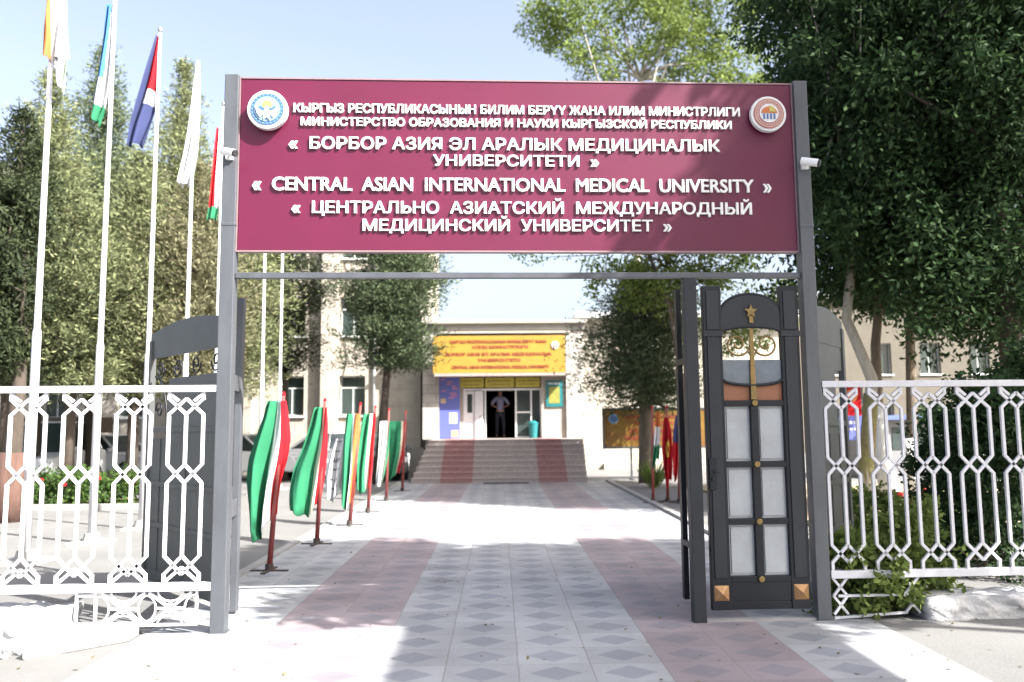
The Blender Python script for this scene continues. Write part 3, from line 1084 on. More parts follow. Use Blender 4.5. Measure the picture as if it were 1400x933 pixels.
rubble_wall('plinth_wall', 'rough whitewashed plinth with a broken end under the fence by the flagpoles', None, 0, -4.6, -1.16, -0.5, 0.18, 0.24)
b = MB()
b.prism([(-1.18, -0.66), (-0.62, -0.16), (-0.62, 0.02), (-1.18, 0.02)], 0.0, 0.115, axis='Z')
o = b.build('concrete_block', 'plaster_white', bevel=0.02)
o.location = W2G(0, 0, 0)
o.rotation_euler = (0, 0, GANG)
tag(o, 'low white concrete slab below the patterned skirt of the fence', 'slab')
rubble_wall('plinth_wall', 'rough whitewashed plinth under the fence beside the climbing plants', None, 0, 5.86, 9.4, -0.05, 0.32, 0.185)
# bits of rubble by the broken end
for k, (s, d, r) in enumerate(((-1.55, -0.62, .05), (-1.9, -0.66, .065), (-1.34, -0.58, .04), (-2.2, -0.62, .045))):
    bm = bmesh.new()
    bmesh.ops.create_icosphere(bm, subdivisions=2, radius=r)
    for v in bm.verts:
        v.co *= random.uniform(0.7, 1.1)
        v.co.z *= 0.6
    me = bpy.data.meshes.new('rubble_stone')
    bm.to_mesh(me)
    bm.free()
    me.materials.append(M_['kerb'])
    o = bpy.data.objects.new('rubble_stone', me)
    o.location = W2G(s, d, r * .4)
    col.objects.link(o)
    tag(o, 'small grey rubble stone lying at the foot of the broken whitewashed plinth', 'stone', 'rubble stones by the plinth')


# ------------------------------------------------------------------ cloth
def cloth(rows, stripes, mats, name, parent, Y, fold=0.05, nf=2.2, seed=0, ncol=40, nrow=30, curl=0.12, tails=None):
    """rows: (z, x_left, x_right) from top to bottom; stripes: fractions from the left where the colour changes"""
    rnd = random.Random(seed)
    ph = rnd.random() * 6
    vs, fs, mi = [], [], []
    zs = [r[0] for r in rows]
    for i in range(nrow + 1):
        z = zs[0] + (zs[-1] - zs[0]) * i / nrow
        xl = np.interp(-z, [-q for q in zs], [r[1] for r in rows])
        xr = np.interp(-z, [-q for q in zs], [r[2] for r in rows])
        f = i / nrow
        for j in range(ncol + 1):
            s = j / ncol
            x = xl + (xr - xl) * s
            cr = abs(math.sin(math.pi * nf * 1.3 * s + ph * .7 + 0.9 * f + 0.5 * math.sin(4 * f + ph))) ** 0.6
            y = Y + fold * (cr - 0.5) * (0.5 + 0.6 * f) + fold * (0.4 + 0.6 * f) * math.sin(2 * math.pi * nf * s + ph + 1.6 * f) + 0.35 * fold * math.sin(5.1 * nf * s + 3.1 * f + ph) - curl * (1 - s) * f
            zz = z - 0.03 * math.sin(math.pi * s) * f + (0.035 * math.sin(8 * s + ph) + 0.02 * math.sin(19 * s + 2 * ph)) * f * f
            x += 0.012 * math.sin(7 * f + 5 * s + ph) * f
            if tails:
                zz += f ** 3 * float(np.interp(s, [q[0] for q in tails], [q[1] for q in tails]))
            vs.append((x, y, zz))
    for i in range(nrow):
        for j in range(ncol):
            a = i * (ncol + 1) + j
            fs.append((a, a + 1, a + ncol + 2, a + ncol + 1))
            s = (j + 0.5) / ncol
            if callable(stripes):
                mi.append(stripes(s, (i + 0.5) / nrow))
            else:
                k = 0
                while k < len(stripes) and s > stripes[k]:
                    k += 1
                mi.append(k)
    b = MB()
    b.add(vs, fs)
    b.mi = mi
    o = b.build(name, mats, parent, smooth=True, fix=False)
    sd = o.modifiers.new('thickness', 'SOLIDIFY')
    sd.thickness = 0.004
    ss = o.modifiers.new('smooth', 'SUBSURF')
    ss.levels = 1
    ss.render_levels = 1
    return o


def px_cloth(rows_px, Y, **kw):
    rows = []
    for v, ul, ur in rows_px:
        a, c = at(ul, v, Y), at(ur, v, Y)
        rows.append((a.z, a.x, c.x))
    return rows


# small flags along the path: pole stands, with one cloth each
def flag_stand(x, y, label, h=2.1, lean=0.0, group='flag stands along the path', crossfoot=True):
    t = thing('flag_stand', label, 'flag stand', (x, y, 0), random.uniform(-.2, .2), group)
    b = MB()
    b.tube([(0, 0, 0.02), (lean * .5, 0, h * .5), (lean, 0, h)], [0.034, 0.028, 0.020], 10)
    b.build('pole', 'redpole', t, smooth=True)
    b = MB()
    b.box((-0.22, -0.025, 0.0), (0.22, 0.025, 0.022))
    b.box((-0.025, -0.22, 0.001), (0.025, 0.22, 0.024))
    b.tube([(0, 0, 0.0), (0, 0, 0.09)], 0.05, 10)
    b.build('base', 'rust', t)
    b = MB()
    b.tube([(lean, 0, h), (lean, 0, h + 0.02), (lean, 0, h + 0.05)], [0.022, 0.026, 0.004], 8)
    b.build('finial', 'f_red', t)
    return t


st = [((368, 782), 'red brown pole standing on a dark cross base, nearest to the gate post', 0.13),
      ((433, 745), 'red brown pole on a flat base carrying the pale green bulging flag', 0.09),
      ((478, 719), 'red brown pole on a flat base carrying the white printed flag', 0.16),
      ((503, 701), 'red brown pole on a flat base, just behind the pole of the white printed flag', 0.13),
      ((528, 685), 'red brown pole on a flat base carrying the pale bluish and green flag', 0.05),
      ((550, 672), 'red brown pole on a flat base, closest of its row to the entrance steps', 0.08)]
SP = []
for (uv, lb, ln) in st:
    q = gp(*uv)
    SP.append(q)
    flag_stand(q.x, q.y, lb, 2.03, ln)


def small_flag(rows_px, Y, stripes, mats, label, seed, fold=0.05, group='small flags on stands', nf=2.2, name='flag', dy=0.0, tails=((0, 0.02), (.25, -0.07), (.5, -0.03), (.8, 0.06), (1, 0.10))):
    o = cloth(px_cloth(rows_px, Y - 0.02 + dy), stripes, mats, name, None, Y - 0.02 + dy, fold=fold, seed=seed, nf=nf, tails=tails)
    return tag(o, label, 'flag', group)


small_flag([(548, 364, 391), (570, 358, 394), (600, 348, 396), (630, 340, 392), (660, 338, 385), (690, 340, 381), (712, 342, 379)],
           SP[0].y, [0.52, 0.76], ['f_green', 'f_white', 'f_red'], 'large green, white and red flag hanging nearest to the gate post', 1, 0.06, tails=((0, 0.06), (.22, -0.24), (.42, -0.17), (.55, -0.04), (.75, 0.0), (1, 0.03)))
small_flag([(557, 430, 447), (580, 424, 448), (610, 414, 447), (640, 402, 444), (670, 397, 441), (690, 396, 439), (700, 397, 438)],
           SP[1].y, [0.66, 0.83], ['f_green', 'f_cream', 'f_red'], 'green, cream and red flag with a broad billowing green fold', 2, 0.06, tails=((0, 0.05), (.2, -0.05), (.5, -0.03), (.75, 0.02), (.85, 0.10), (1, 0.13)))
small_flag([(566, 473, 493), (600, 470, 491), (640, 469, 488), (670, 468, 486), (690, 468, 484)],
           SP[2].y, [0.45, 0.62], ['f_green', 'f_white', 'f_orange'], 'narrow green, white and orange flag hanging beside the white printed flag', 3, 0.05)


def ink(s, f):
    return 1 if (abs(s - 0.42) < 0.22 and (int(f * 26) % 4 == 1) and math.sin(s * 60 + f * 25) > -0.3) else 0


small_flag([(600, 458, 474), (620, 452, 473), (650, 446, 472), (678, 447, 470)], SP[2].y, ink, ['f_white', 'f_ink'],
           'white flag with dark printed marks between two green flags', 4, 0.06, dy=0.10)
small_flag([(566, 497, 514), (600, 492, 512), (640, 489, 509), (670, 491, 505)], SP[3].y, [0.55, 0.76], ['f_green', 'f_cream', 'f_red'],
           'green, cream and red flag behind the white printed flag', 5, 0.05)
small_flag([(576, 520, 534), (600, 519, 533), (630, 517, 530), (662, 515, 524)], SP[4].y, [0.6, 0.85], ['f_white', 'f_pale', 'f_green'],
           'pale white flag with a thin green strip, second nearest to the steps', 6, 0.05)
small_flag([(576, 531, 556), (600, 529, 555), (625, 528, 552), (652, 527, 545)], SP[5].y, [0.72, 0.82], ['f_green', 'f_cream', 'f_red'],
           'green, cream and red flag nearest to the entrance steps', 7, 0.06)

# flags at the notice board on the right of the path
rst = [((893, 688), 'thin dark pole on a small base carrying the orange, white and green flag'),
       ((913, 686), 'thin dark pole on a small base carrying the red flag with a gold emblem'),
       ((929, 688), 'thin dark pole on a small base carrying the white, blue and red flag')]
RP = []
for uv, lb in rst:
    q = gp(*uv)
    RP.append(q)
    flag_stand(q.x, q.y, lb, 2.0, 0.03, 'flag stands by the notice board')
small_flag([(563, 897, 902), (590, 895, 903), (610, 892, 902), (632, 890, 900)], RP[0].y,
           lambda s, f: 0 if f < 0.3 else (1 if f < 0.66 else 2), ['f_orange', 'f_white', 'f_green'],
           'orange, white and green flag in front of the golden notice board', 11, 0.04, 'small flags by the notice board')
small_flag([(571, 908, 914), (590, 906, 918), (615, 904, 920), (640, 905, 919), (660, 910, 917)], RP[1].y,
           lambda s, f: 1 if ((s - .55) ** 2 * 1.6 + (f - .48) ** 2 * 3.2) < 0.055 and ((s - .55) ** 2 * 1.6 + (f - .48) ** 2 * 3.2) > 0.008 else 0,
           ['f_red', 'f_gold'], 'red flag with a gold ring emblem beside the notice board', 12, 0.05, 'small flags by the notice board')
small_flag([(569, 924, 931), (590, 921, 931), (620, 919, 931), (651, 918, 930)], RP[2].y,
           lambda s, f: 0 if (s > 0.62) else (1 if f < 0.45 else 2), ['f_white', 'f_navy', 'f_red'],
           'white, blue and red flag half hidden behind the dark gate post', 13, 0.04, 'small flags by the notice board')

# ------------------------------------------------------------------ tall flagpoles
PX = -5.92
poles = []
first = None
plabels = ['tall white flagpole with the orange and white flag, nearest to the camera',
           'tall white flagpole carrying the blue, white and green flag',
           'tall white flagpole carrying the red and navy flag',
           'tall white flagpole carrying the plain white flag',
           'tall white flagpole close to the grey gate post, carrying the red and green flag',
           'tall white bare flagpole showing just inside the gate post below the sign',
           'tall white bare flagpole standing farthest along the row, under the sign board']
for i, k in enumerate((0, 1, 2, 3, 4, 6, 7)):
    Y = 10.5 + 1.67 * k
    if first is None:
        t = thing('flagpole', plabels[0], 'flagpole', (PX, Y, 0), 0, 'tall white flagpoles')
        b = MB()
        b.tube([(0, 0, 0.0), (0, 0, 2.9), (0, 0, 2.95), (0, 0, 8.6)], [0.058, 0.052, 0.040, 0.026], 12)
        b.build('pole', 'pole', t, smooth=True)
        b = MB()
        b.tube([(0, 0, 0.0), (0, 0, 0.16)], [0.14, 0.10], 12)
        b.box((-0.25, -0.25, 0), (0.25, 0.25, 0.05))
        b.build('base', 'kerb', t)
        b = MB()
        b.tube([(0, 0, 8.6), (0, 0, 8.63), (0, 0, 8.68), (0, 0, 8.72)], [0.02, 0.04, 0.04, 0.005], 10)
        b.build('finial', 'alloy', t, smooth=True)
        b = MB()
        b.tube([(0.05, -0.02, 1.2), (0.035, -0.02, 5), (0.03, -0.02, 8.5)], 0.006, 4)
        b.build('halyard', 'f_white', t)
        first = t
    else:
        t = copy_tree(first)
        t.location = (PX, Y, 0)
        t['label'] = plabels[i]
    poles.append(Y)


def pole_flag(rows, Y, stripes, mats, label, seed, fold=0.07, nf=1.8):
    o = cloth(px_cloth(rows, Y), stripes, mats, 'flag', None, Y, fold=fold, seed=seed, nf=nf)
    return tag(o, label, 'flag', 'flags on the tall flagpoles')


Y = poles[0]
pole_flag([(-25, 62, 91), (20, 62, 91), (60, 62, 91), (82, 62, 91)], Y, [0.36], ['f_orange', 'f_white'],
          'orange and white flag hanging from the nearest tall pole', 21, 0.05)
pole_flag([(70, 75, 92), (95, 76, 92), (122, 83, 90)], Y - 0.05, [0.5], ['f_white', 'f_pale'],
          'pale green lower fold of a flag hanging below the orange and white one', 22, 0.04)
Y = poles[1]
pole_flag([(6, 147, 155), (50, 142, 154), (90, 136, 153), (130, 130, 150), (150, 129, 146), (168, 128, 138)], Y,
          lambda s, f: 2 if f > 0.86 else (0 if (s < 0.55 + 0.2 * (0.5 - f) and f < 0.62) or s < 0.25 else 1), ['f_blue', 'f_white', 'f_green'],
          'blue, white and green flag hanging limp on the second tall pole', 23)
Y = poles[2]
pole_flag([(50, 215, 220), (80, 207, 219), (110, 199, 218), (140, 189, 216), (170, 181, 206), (198, 177, 196)], Y,
          lambda s, f: (0 if (s > 0.16 and f < 0.50) else (2 if f < 0.64 and s > 0.3 else 1)), ['f_red', 'f_navy', 'f_white'],
          'red and navy flag drooping diagonally on a tall pole', 24)
Y = poles[3]
pole_flag([(84, 270, 273), (120, 266, 273), (160, 261, 272), (200, 255, 270), (235, 249, 264), (253, 247, 255)], Y, [0.97], ['f_white', 'f_pale'],
          'plain white flag drooping on a tall pole near the sign board', 25)
Y = poles[4]
pole_flag([(175, 297, 303), (210, 294, 302), (250, 290, 301), (280, 288, 300), (300, 285, 297)], Y,
          lambda s, f: 2 if f > 0.86 else (0 if s < 0.55 else 1), ['f_red', 'f_white', 'f_green'],
          'red flag with a white strip and green end beside the gate post', 26, 0.05)

# ------------------------------------------------------------------ main building
bld = thing('university_building', 'long beige stone clad building with a projecting entrance portico', 'building', (0, 31, 0))


def wl(x, y, z):
    return (x, y - 31, z)


def wbox(b, x0, x1, y0, y1, z0, z1, mi=0):
    b.box(wl(x0, y0, z0), wl(x1, y1, z1), mi)


def wall_with_openings(b, x0, x1, y0, y1, z0, z1, ops):
    """front wall split round its openings (x0,x1,z0,z1) - openings in one row must share z range"""
    rows = sorted(set([z0, z1] + [o[2] for o in ops] + [o[3] for o in ops]))
    for za, zb in zip(rows[:-1], rows[1:]):
        cut = sorted([(o[0], o[1]) for o in ops if o[2] <= za + 1e-6 and o[3] >= zb - 1e-6])
        x = x0
        for a, c in cut:
            if a > x:
                wbox(b, x, a, y0, y1, za, zb)
            x = c
        if x < x1:
            wbox(b, x, x1, y0, y1, za, zb)


# left wing: three storeys
WY = 29.6
cols = [-19.3, -16.4, -13.72, -10.8, -7.97, -5.76, -3.9]
wid = 0.94
wins = []
for r_, z0 in enumerate((2.08, 4.96, 7.83)):
    for x in cols:
        if x == -3.9 and r_ == 0:
            continue
        wins.append((x, x + wid, z0, z0 + 1.43))
b = MB()
wall_with_openings(b, -26, -2.82, WY, WY + 0.45, 0.9, 11.0, wins)
wbox(b, -26, -2.82, WY + 0.45, WY + 9, 0.9, 10.96)
bw = b.build('wall', 'wall', bld)
b = MB()
wbox(b, -26, -2.70, WY - 0.12, WY + 9, 0, 0.9)
b.build('plinth', 'plinth', bld)
b = MB()
wbox(b, -26.2, -2.62, WY - 0.35, WY + 9.2, 11.0, 11.28)
b.build('cornice', 'plinth', bld)
for x in (-23, -17.8, -15.2, -12.3, -9.4, -6.38):
    b = MB()
    wbox(b, x, x + 0.6, WY - 0.34, WY - 0.002, 0.9, 10.99)
    b.build('pilaster', 'wall', bld, bevel=0.01)


def window(x0, x1, z0, z1, y, mull=1, trans=True, parent=bld, off=wl):
    b = MB()
    t = 0.05
    f = y + 0.22
    bb = lambda a0, a1, c0, c1, d0=0.0, d1=0.06: b.box(off(a0, f + d0, c0), off(a1, f + d1, c1))
    bb(x0, x1, z0, z0 + t)
    bb(x0, x1, z1 - t, z1)
    bb(x0, x0 + t, z0 + t, z1 - t)
    bb(x1 - t, x1, z0 + t, z1 - t)
    zt = z1 - (z1 - z0) * 0.3
    if trans:
        bb(x0 + t, x1 - t, zt - t / 2, zt + t / 2)
    for k in range(mull):
        xm = x0 + (x1 - x0) * (k + 1) / (mull + 1)
        bb(xm - t / 2, xm + t / 2, z0 + t, (zt - t / 2) if trans else z1 - t)
    w_ = b.build('window', 'grey_frame', parent)
    g_ = MB()
    g_.box(off(x0 + 0.01, f + 0.025, z0 + 0.01), off(x1 - 0.01, f + 0.035, z1 - 0.01))
    g_.build('pane', 'glass', w_)
    s_ = MB()
    s_.box(off(x0 - 0.08, y - 0.09, z0 - 0.06), off(x1 + 0.08, y + 0.2, z0 - 0.003))
    s_.build('sill', 'frame', w_)
    return w_


for x0, x1, z0, z1 in wins:
    window(x0, x1, z0, z1, WY)
# drain pipe and cable
b = MB()
b.tube([wl(-4.5, WY - 0.08, 0.3), wl(-4.5, WY - 0.08, 10.9)], 0.05, 8)
b.build('drain_pipe', 'roofsheet', bld, smooth=True)
b = MB()
b.tube([wl(-5.62 + 0.12 * math.sin(k * .9), WY - 0.03, 10.5 - k * 0.4) for k in range(21)], 0.014, 5)
b.build('cable', 'trim', bld)

# portico
PY = 28.5
b = MB()
# pillars of pale blocks
wbox(b, -2.65, -2.08, PY, PY + 0.6, 1.2, 5.0)
b.build('pillar', 'travertine', bld, bevel=0.012)
b = MB()
wbox(b, 2.36, 2.97, PY, PY + 0.6, 1.2, 5.0)
b.build('pillar', 'travertine', bld, bevel=0.012)
b = MB()
wbox(b, -2.60, -2.08, PY + 0.6, WY - 0.002, 0.0, 5.0)
wbox(b, 2.40, 2.92, PY + 0.6, WY - 0.002, 0.0, 5.0)
wbox(b, -2.08, 2.36, PY + 0.05, PY + 0.6, 3.42, 5.0)          # over the doors
wbox(b, -2.08, -1.24, PY + 0.30, PY + 0.6, 1.2, 3.42)
wbox(b, 1.50, 2.36, PY + 0.12, PY + 0.6, 1.2, 3.42)
b.build('portico_wall', 'wall', bld)
b = MB()
wbox(b, -2.72, 3.04, PY - 0.06, WY + 4, 5.0, 5.22)
wbox(b, -2.80, 3.12, PY - 0.22, WY + 4, 5.22, 5.34)
b.build('portico_roof', 'plinth', bld, bevel=0.01)
b = MB()
wbox(b, -2.1, 2.5, PY - 0.32, PY - 0.002, 4.86, 4.94)
b.build('drip_ledge', 'plinth', bld)
b = MB()
wbox(b, -2.2, 2.4, PY - 0.62, PY + 0.04, 3.36, 3.46)
b.build('canopy_soffit', 'step', bld)
# hall inside
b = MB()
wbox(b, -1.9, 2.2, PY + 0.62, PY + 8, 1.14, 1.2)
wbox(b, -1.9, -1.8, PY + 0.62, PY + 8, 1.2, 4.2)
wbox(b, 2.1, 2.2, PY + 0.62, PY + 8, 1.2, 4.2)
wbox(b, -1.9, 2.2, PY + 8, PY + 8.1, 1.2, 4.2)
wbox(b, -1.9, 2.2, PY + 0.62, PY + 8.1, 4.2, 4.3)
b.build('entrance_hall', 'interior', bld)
# door frame
b = MB()
DY = PY + 0.34
for x in (-1.24, -0.50, 0.58, 1.12, 1.46):
    wbox(b, x, x + 0.055, DY, DY + 0.08, 1.2, 2.92)
wbox(b, -1.24, 1.515, DY - 0.003, DY + 0.083, 2.90, 2.97)
wbox(b, 0.635, 1.12, DY + 0.01, DY + 0.07, 2.10, 2.15)
wbox(b, 0.635, 1.12, DY + 0.01, DY + 0.07, 1.2, 1.28)
df = b.build('door_frame', 'frame', bld)
b = MB()
wbox(b, 0.636, 1.119, DY + 0.035, DY + 0.045, 1.28, 2.90)
wbox(b, 1.176, 1.459, DY + 0.035, DY + 0.045, 1.2, 2.90)
b.build('pane', 'glass', df)
# open white door leaf + fixed leaf
b = MB()
wbox(b, -1.185, -0.86, DY + 0.01, DY + 0.06, 1.22, 2.12)
wbox(b, -1.185, -1.11, DY + 0.01, DY + 0.06, 2.12, 2.88)
wbox(b, -0.93, -0.86, DY + 0.01, DY + 0.06, 2.12, 2.88)
wbox(b, -1.11, -0.93, DY + 0.01, DY + 0.06, 2.78, 2.88)
d1 = b.build('door', 'frame', bld, bevel=0.006)
b = MB()
wbox(b, -1.11, -0.93, DY + 0.03, DY + 0.04, 2.12, 2.78)
b.build('pane', 'glass', d1)
b = MB()
b.box((0, -0.025, 1.22), (0.30, 0.025, 2.88))
b.box((0.05, -0.035, 1.32), (0.25, 0.035, 2.05))
d2 = b.build('door', 'frame', bld, bevel=0.006)
d2.location = wl(-0.84, DY - 0.02, 0)
d2.rotation_euler = (0, 0, R(-12))
b = MB()
b.tube([(0.25, -0.03, 2.0), (0.25, -0.08, 2.0), (0.17, -0.08, 2.0)], 0.014, 6)
b.build('handle', 'trim', d2)
# right wing
RY = 31.0
rwins = [(5.26, 6.22, 2.36, 3.62), (8.6, 9.56, 2.36, 3.62)]
b = MB()
wall_with_openings(b, 2.94, 11.2, RY, RY + 0.4, 0.9, 5.7, rwins)
wbox(b, 2.94, 11.2, RY + 0.4, RY + 8, 0.9, 5.66)
b.build('wall', 'wall', bld)
b = MB()
wbox(b, 2.94, 11.3, RY - 0.16, RY + 8, 0, 0.9)
wbox(b, 3.9, 11.3, RY - 0.55, RY - 0.162, 0, 0.22)
b.build('plinth', 'wall', bld)
b = MB()
wbox(b, 2.94, 11.6, RY - 0.45, RY + 8.4, 5.7, 5.92)
b.build('roof', 'roofsheet', bld)
for q in rwins:
    window(*q, RY)

# steps
steps = thing('entrance_steps', 'broad granite steps with two red tile strips leading up to the doors', 'steps', (0, 24, 0))
n = 8
for i in range(n):
    z1 = 0.152 * (i + 1)
    y0 = 24.0 + 0.31 * i
    y1 = y0 + 0.31 if i < n - 1 else PY + 0.62
    xl, xr = -2.56 + 0.045 * i, 2.56 + 0.02 * i
    zb = 0.152 * i if i else 0
    b = MB()
    xs = [xl, -1.72, -0.78, 1.16, 2.0, xr]
    for j in range(5):
        b.box((xs[j] + (0.0 if j == 0 else .001), y0 - 24, 0.0 + 0.001 * j), (xs[j + 1], y1 - 24 - 0.001, z1 + (0.0 if j % 2 == 0 else 0.003)), 1 if j % 2 else 0)
        b.box((xs[j], y0 - 24 - 0.025, z1 - 0.035), (xs[j + 1], y0 - 24 - 0.001, z1 + (0.0 if j % 2 == 0 else 0.003)), 1 if j % 2 else 0)
    b.build('step', ['step', 'step_red'], steps)
b = MB()
b.box((-0.45, 23.55, 0.009), (0.85, 23.93, 0.028))
tag(b.build('doormat', 'mat', bevel=0.006), 'dark doormat lying at the foot of the entrance steps', 'mat')

# ------------------------------------------------------------------ boards on the building
gs = thing('facade_sign', 'golden sign board with red lettering above the entrance doors', 'sign', (0, PY - 0.62, 0))
p0, p1 = at(592, 460, PY - 0.6), at(773, 510, PY - 0.6)
gx0, gx1, gz1, gz0 = p0.x, p1.x, p0.z, p1.z
b = MB()
b.box((gx0, 0, gz0), (gx1, 0.10, gz1))
b.build('panel', 'gold', gs, bevel=0.008)
b = MB()
for a in (0.02, 0.93):
    x = gx0 + (gx1 - gx0) * a
    b.box((x, 0.10, gz0 + 0.1), (x + 0.1, 0.61, gz0 + 0.16))
    b.box((x, 0.10, gz1 - 0.3), (x + 0.1, 0.61, gz1 - 0.24))
b.build('bracket', 'steel', gs)
hh = gz1 - gz0
gl = [('КЫРГЫЗ РЕСПУБЛИКАСЫНЫН БИЛИМ БЕРҮҮ ЖАНА', .13, .86, .80), ('ИЛИМ МИНИСТРЛИГИ', .3, .72, .66), ('БОРБОР АЗИЯ ЭЛ АРАЛЫК МЕДИЦИНАЛЫК', .10, .90, .47),
      ('УНИВЕРСИТЕТИ', .34, .66, .31), ('CENTRAL ASIAN INTERNATIONAL MEDICAL UNIVERSITY', .14, .88, .13)]
for tx, a, c, z in gl:
    text_mesh(tx, gx0 + (gx1 - gx0) * a, gx0 + (gx1 - gx0) * c, gz0 + hh * z, hh * 0.085, 0.012, -0.002, 'lettering', 'banner_red', gs, 0.03)
e_ = disc(gx0 + (gx1 - gx0) * 0.925, gz0 + hh * 0.74, 0.13, -0.03, 0.001, 'emblem', 'emb_white', gs, 24)
disc(gx0 + (gx1 - gx0) * 0.925, gz0 + hh * 0.74, 0.095, -0.034, -0.0295, 'ring', 'emb_red', e_, 24)
disc(gx0 + (gx1 - gx0) * 0.925, gz0 + hh * 0.74, 0.075, -0.037, -0.0335, 'field', 'emb_pink', e_, 24)


def dashes(b, x0, x1, z, h, y0, y1, seed):
    rnd = random.Random(seed)
    x = x0
    while x < x1 - 0.03:
        w_ = rnd.uniform(0.03, 0.11)
        b.box((x, y0, z), (min(x + w_, x1), y1, z + h))
        x += w_ + rnd.uniform(0.015, 0.04)


for (x0, x1, lb, sd) in ((-1.36, -0.52, 'pale yellow sign above the open white door leaf', 1), (-0.47, 0.55, 'yellow sign with dark lettering above the dark doorway', 2),
                         (0.60, 1.46, 'yellow sign above the glass door leaf', 3)):
    t = thing('door_sign', lb, 'sign', (0, PY + 0.22, 0), 0, 'yellow signs over the entrance doors')
    b = MB()
    b.box((x0, 0, 3.0), (x1, 0.04, 3.34))
    b.build('panel', 'yellow', t)
    b = MB()
    dashes(b, x0 + 0.08, x1 - 0.08, 3.20, 0.055, -0.004, 0.002, sd)
    dashes(b, x0 + 0.14, x1 - 0.14, 3.08, 0.045, -0.004, 0.002, sd + 9)
    b.build('lettering', 'olive_ink', t)
t = thing('poster', 'tall blue poster with pink pictures left of the doors', 'poster', (0, PY + 0.06, 0))
b = MB()
b.box((-2.075, 0, 1.24), (-1.36, 0.03, 3.36))
b.build('panel', 'poster_blue', t)
b = MB()
rnd = random.Random(5)
for k in range(9):
    x = -2.02 + rnd.random() * 0.42
    z = 2.62 + 0.08 * k
    b.box((x, -0.004, z), (x + rnd.uniform(.12, .25), 0.001, z + 0.045))
b.build('printed_lines', 'poster_pink', t)
b = MB()
b.box((-1.72, -0.0035, 1.75), (-1.45, 0.001, 2.12))
b.build('picture', 'poster_white', t)
b = MB()
b.box((-1.66, -0.005, 1.28), (-1.40, 0.001, 1.52))
b.box((-2.02, -0.005, 2.45), (-1.84, 0.001, 2.62))
b.build('picture', 'poster_tan', t)
t = thing('notice_board', 'small teal notice board with an olive sheet right of the doors', 'notice board', (0, PY + 0.06, 0))
b = MB()
b.box((1.66, 0, 2.30), (2.24, 0.05, 3.22))
b.build('panel', 'teal', t, bevel=0.006)
b = MB()
b.box((1.76, -0.006, 2.42), (2.14, 0.001, 3.0))
b.build('sheet', 'olive', t)
b = MB()
dashes(b, 1.74, 2.16, 3.08, 0.06, -0.005, 0.001, 4)
b.build('lettering', 'poster_white', t)
# bin by the door
t = thing('waste_bin', 'small teal bin standing in front of the glass door', 'bin', (1.20, PY + 0.12, 1.221))
b = MB()
b.tube([(0, 0, 0), (0, 0, 0.5)], [0.13, 0.17], 14)
b.build('body', 'teal', t)
b = MB()
b.tube([(0, 0, 0.5), (0, 0, 0.53), (0, 0, 0.60)], [0.18, 0.18, 0.06], 14)
b.build('lid', 'teal', t)


# ------------------------------------------------------------------ person in the doorway
def skin_fig(name, verts, edges, radii, material, parent=None, sub=2, root=0):
    me = bpy.data.meshes.new(name)
    me.from_pydata(verts, edges, [])
    me.materials.append(M_[material])
    o = bpy.data.objects.new(name, me)
    col.objects.link(o)
    if parent:
        o.parent = parent
    md = o.modifiers.new('Skin', 'SKIN')
    md.use_smooth_shade = True
    lay = me.skin_vertices[0].data
    for i, r_ in enumerate(radii):
        lay[i].radius = (r_, r_) if not isinstance(r_, tuple) else r_
        lay[i].use_root = (i == root)
    s_ = o.modifiers.new('Sub', 'SUBSURF')
    s_.levels = s_.render_levels = sub
    return o


per = thing('person', 'person in a pale shirt and dark trousers standing in the dark doorway', 'person', (0.06, PY + 1.5, 1.221))
body = [(0, 0, 0.95), (0, 0, 1.12), (0, 0.01, 1.32), (0, 0, 1.45), (0, 0, 1.53), (0, -0.01, 1.63), (0, -0.01, 1.72),
        (-0.19, 0, 1.42), (-0.33, -0.03, 1.20), (-0.16, -0.16, 1.12), (-0.09, -0.19, 1.13),
        (0.19, 0, 1.42), (0.33, -0.03, 1.20), (0.16, -0.16, 1.12), (0.09, -0.19, 1.13),
        (-0.10, 0, 0.88), (-0.12, -0.01, 0.48), (-0.13, 0.02, 0.09), (-0.14, -0.10, 0.035),
        (0.10, 0, 0.88), (0.12, -0.01, 0.48), (0.13, 0.02, 0.09), (0.14, -0.10, 0.035)]
edg = [(0, 1), (1, 2), (2, 3), (3, 4), (4, 5), (5, 6), (3, 7), (7, 8), (8, 9), (9, 10), (3, 11), (11, 12), (12, 13), (13, 14),
       (0, 15), (15, 16), (16, 17), (17, 18), (0, 19), (19, 20), (20, 21), (21, 22)]
rad = [.12, .115, .135, .09, .05, .085, .07, .065, .042, .033, .03, .065, .042, .033, .03, .085, .058, .038, .035, .085, .058, .038, .035]
skin_fig('body', body, edg, rad, 'skin', per)
sh = [0, 1, 2, 3, 7, 8, 11, 12]
idx = {v: i for i, v in enumerate(sh)}
skin_fig('shirt', [body[i] for i in sh], [(0, 1), (1, 2), (2, 3), (3, 4), (4, 5), (3, 6), (6, 7)], [.145, .135, .155, .10, .08, .06, .08, .06], 'shirt', per)
skin_fig('trousers', [(0, 0, .93), (-.10, 0, .86), (-.12, -.01, .48), (-.13, .02, .10), (.10, 0, .86), (.12, -.01, .48), (.13, .02, .10)],
         [(0, 1), (1, 2), (2, 3), (0, 4), (4, 5), (5, 6)], [.135, .10, .075, .06, .10, .075, .06], 'trousers', per)
skin_fig('hair', [(0, 0.02, 1.66), (0, 0.0, 1.74)], [(0, 1)], [.092, .075], 'hair', per)

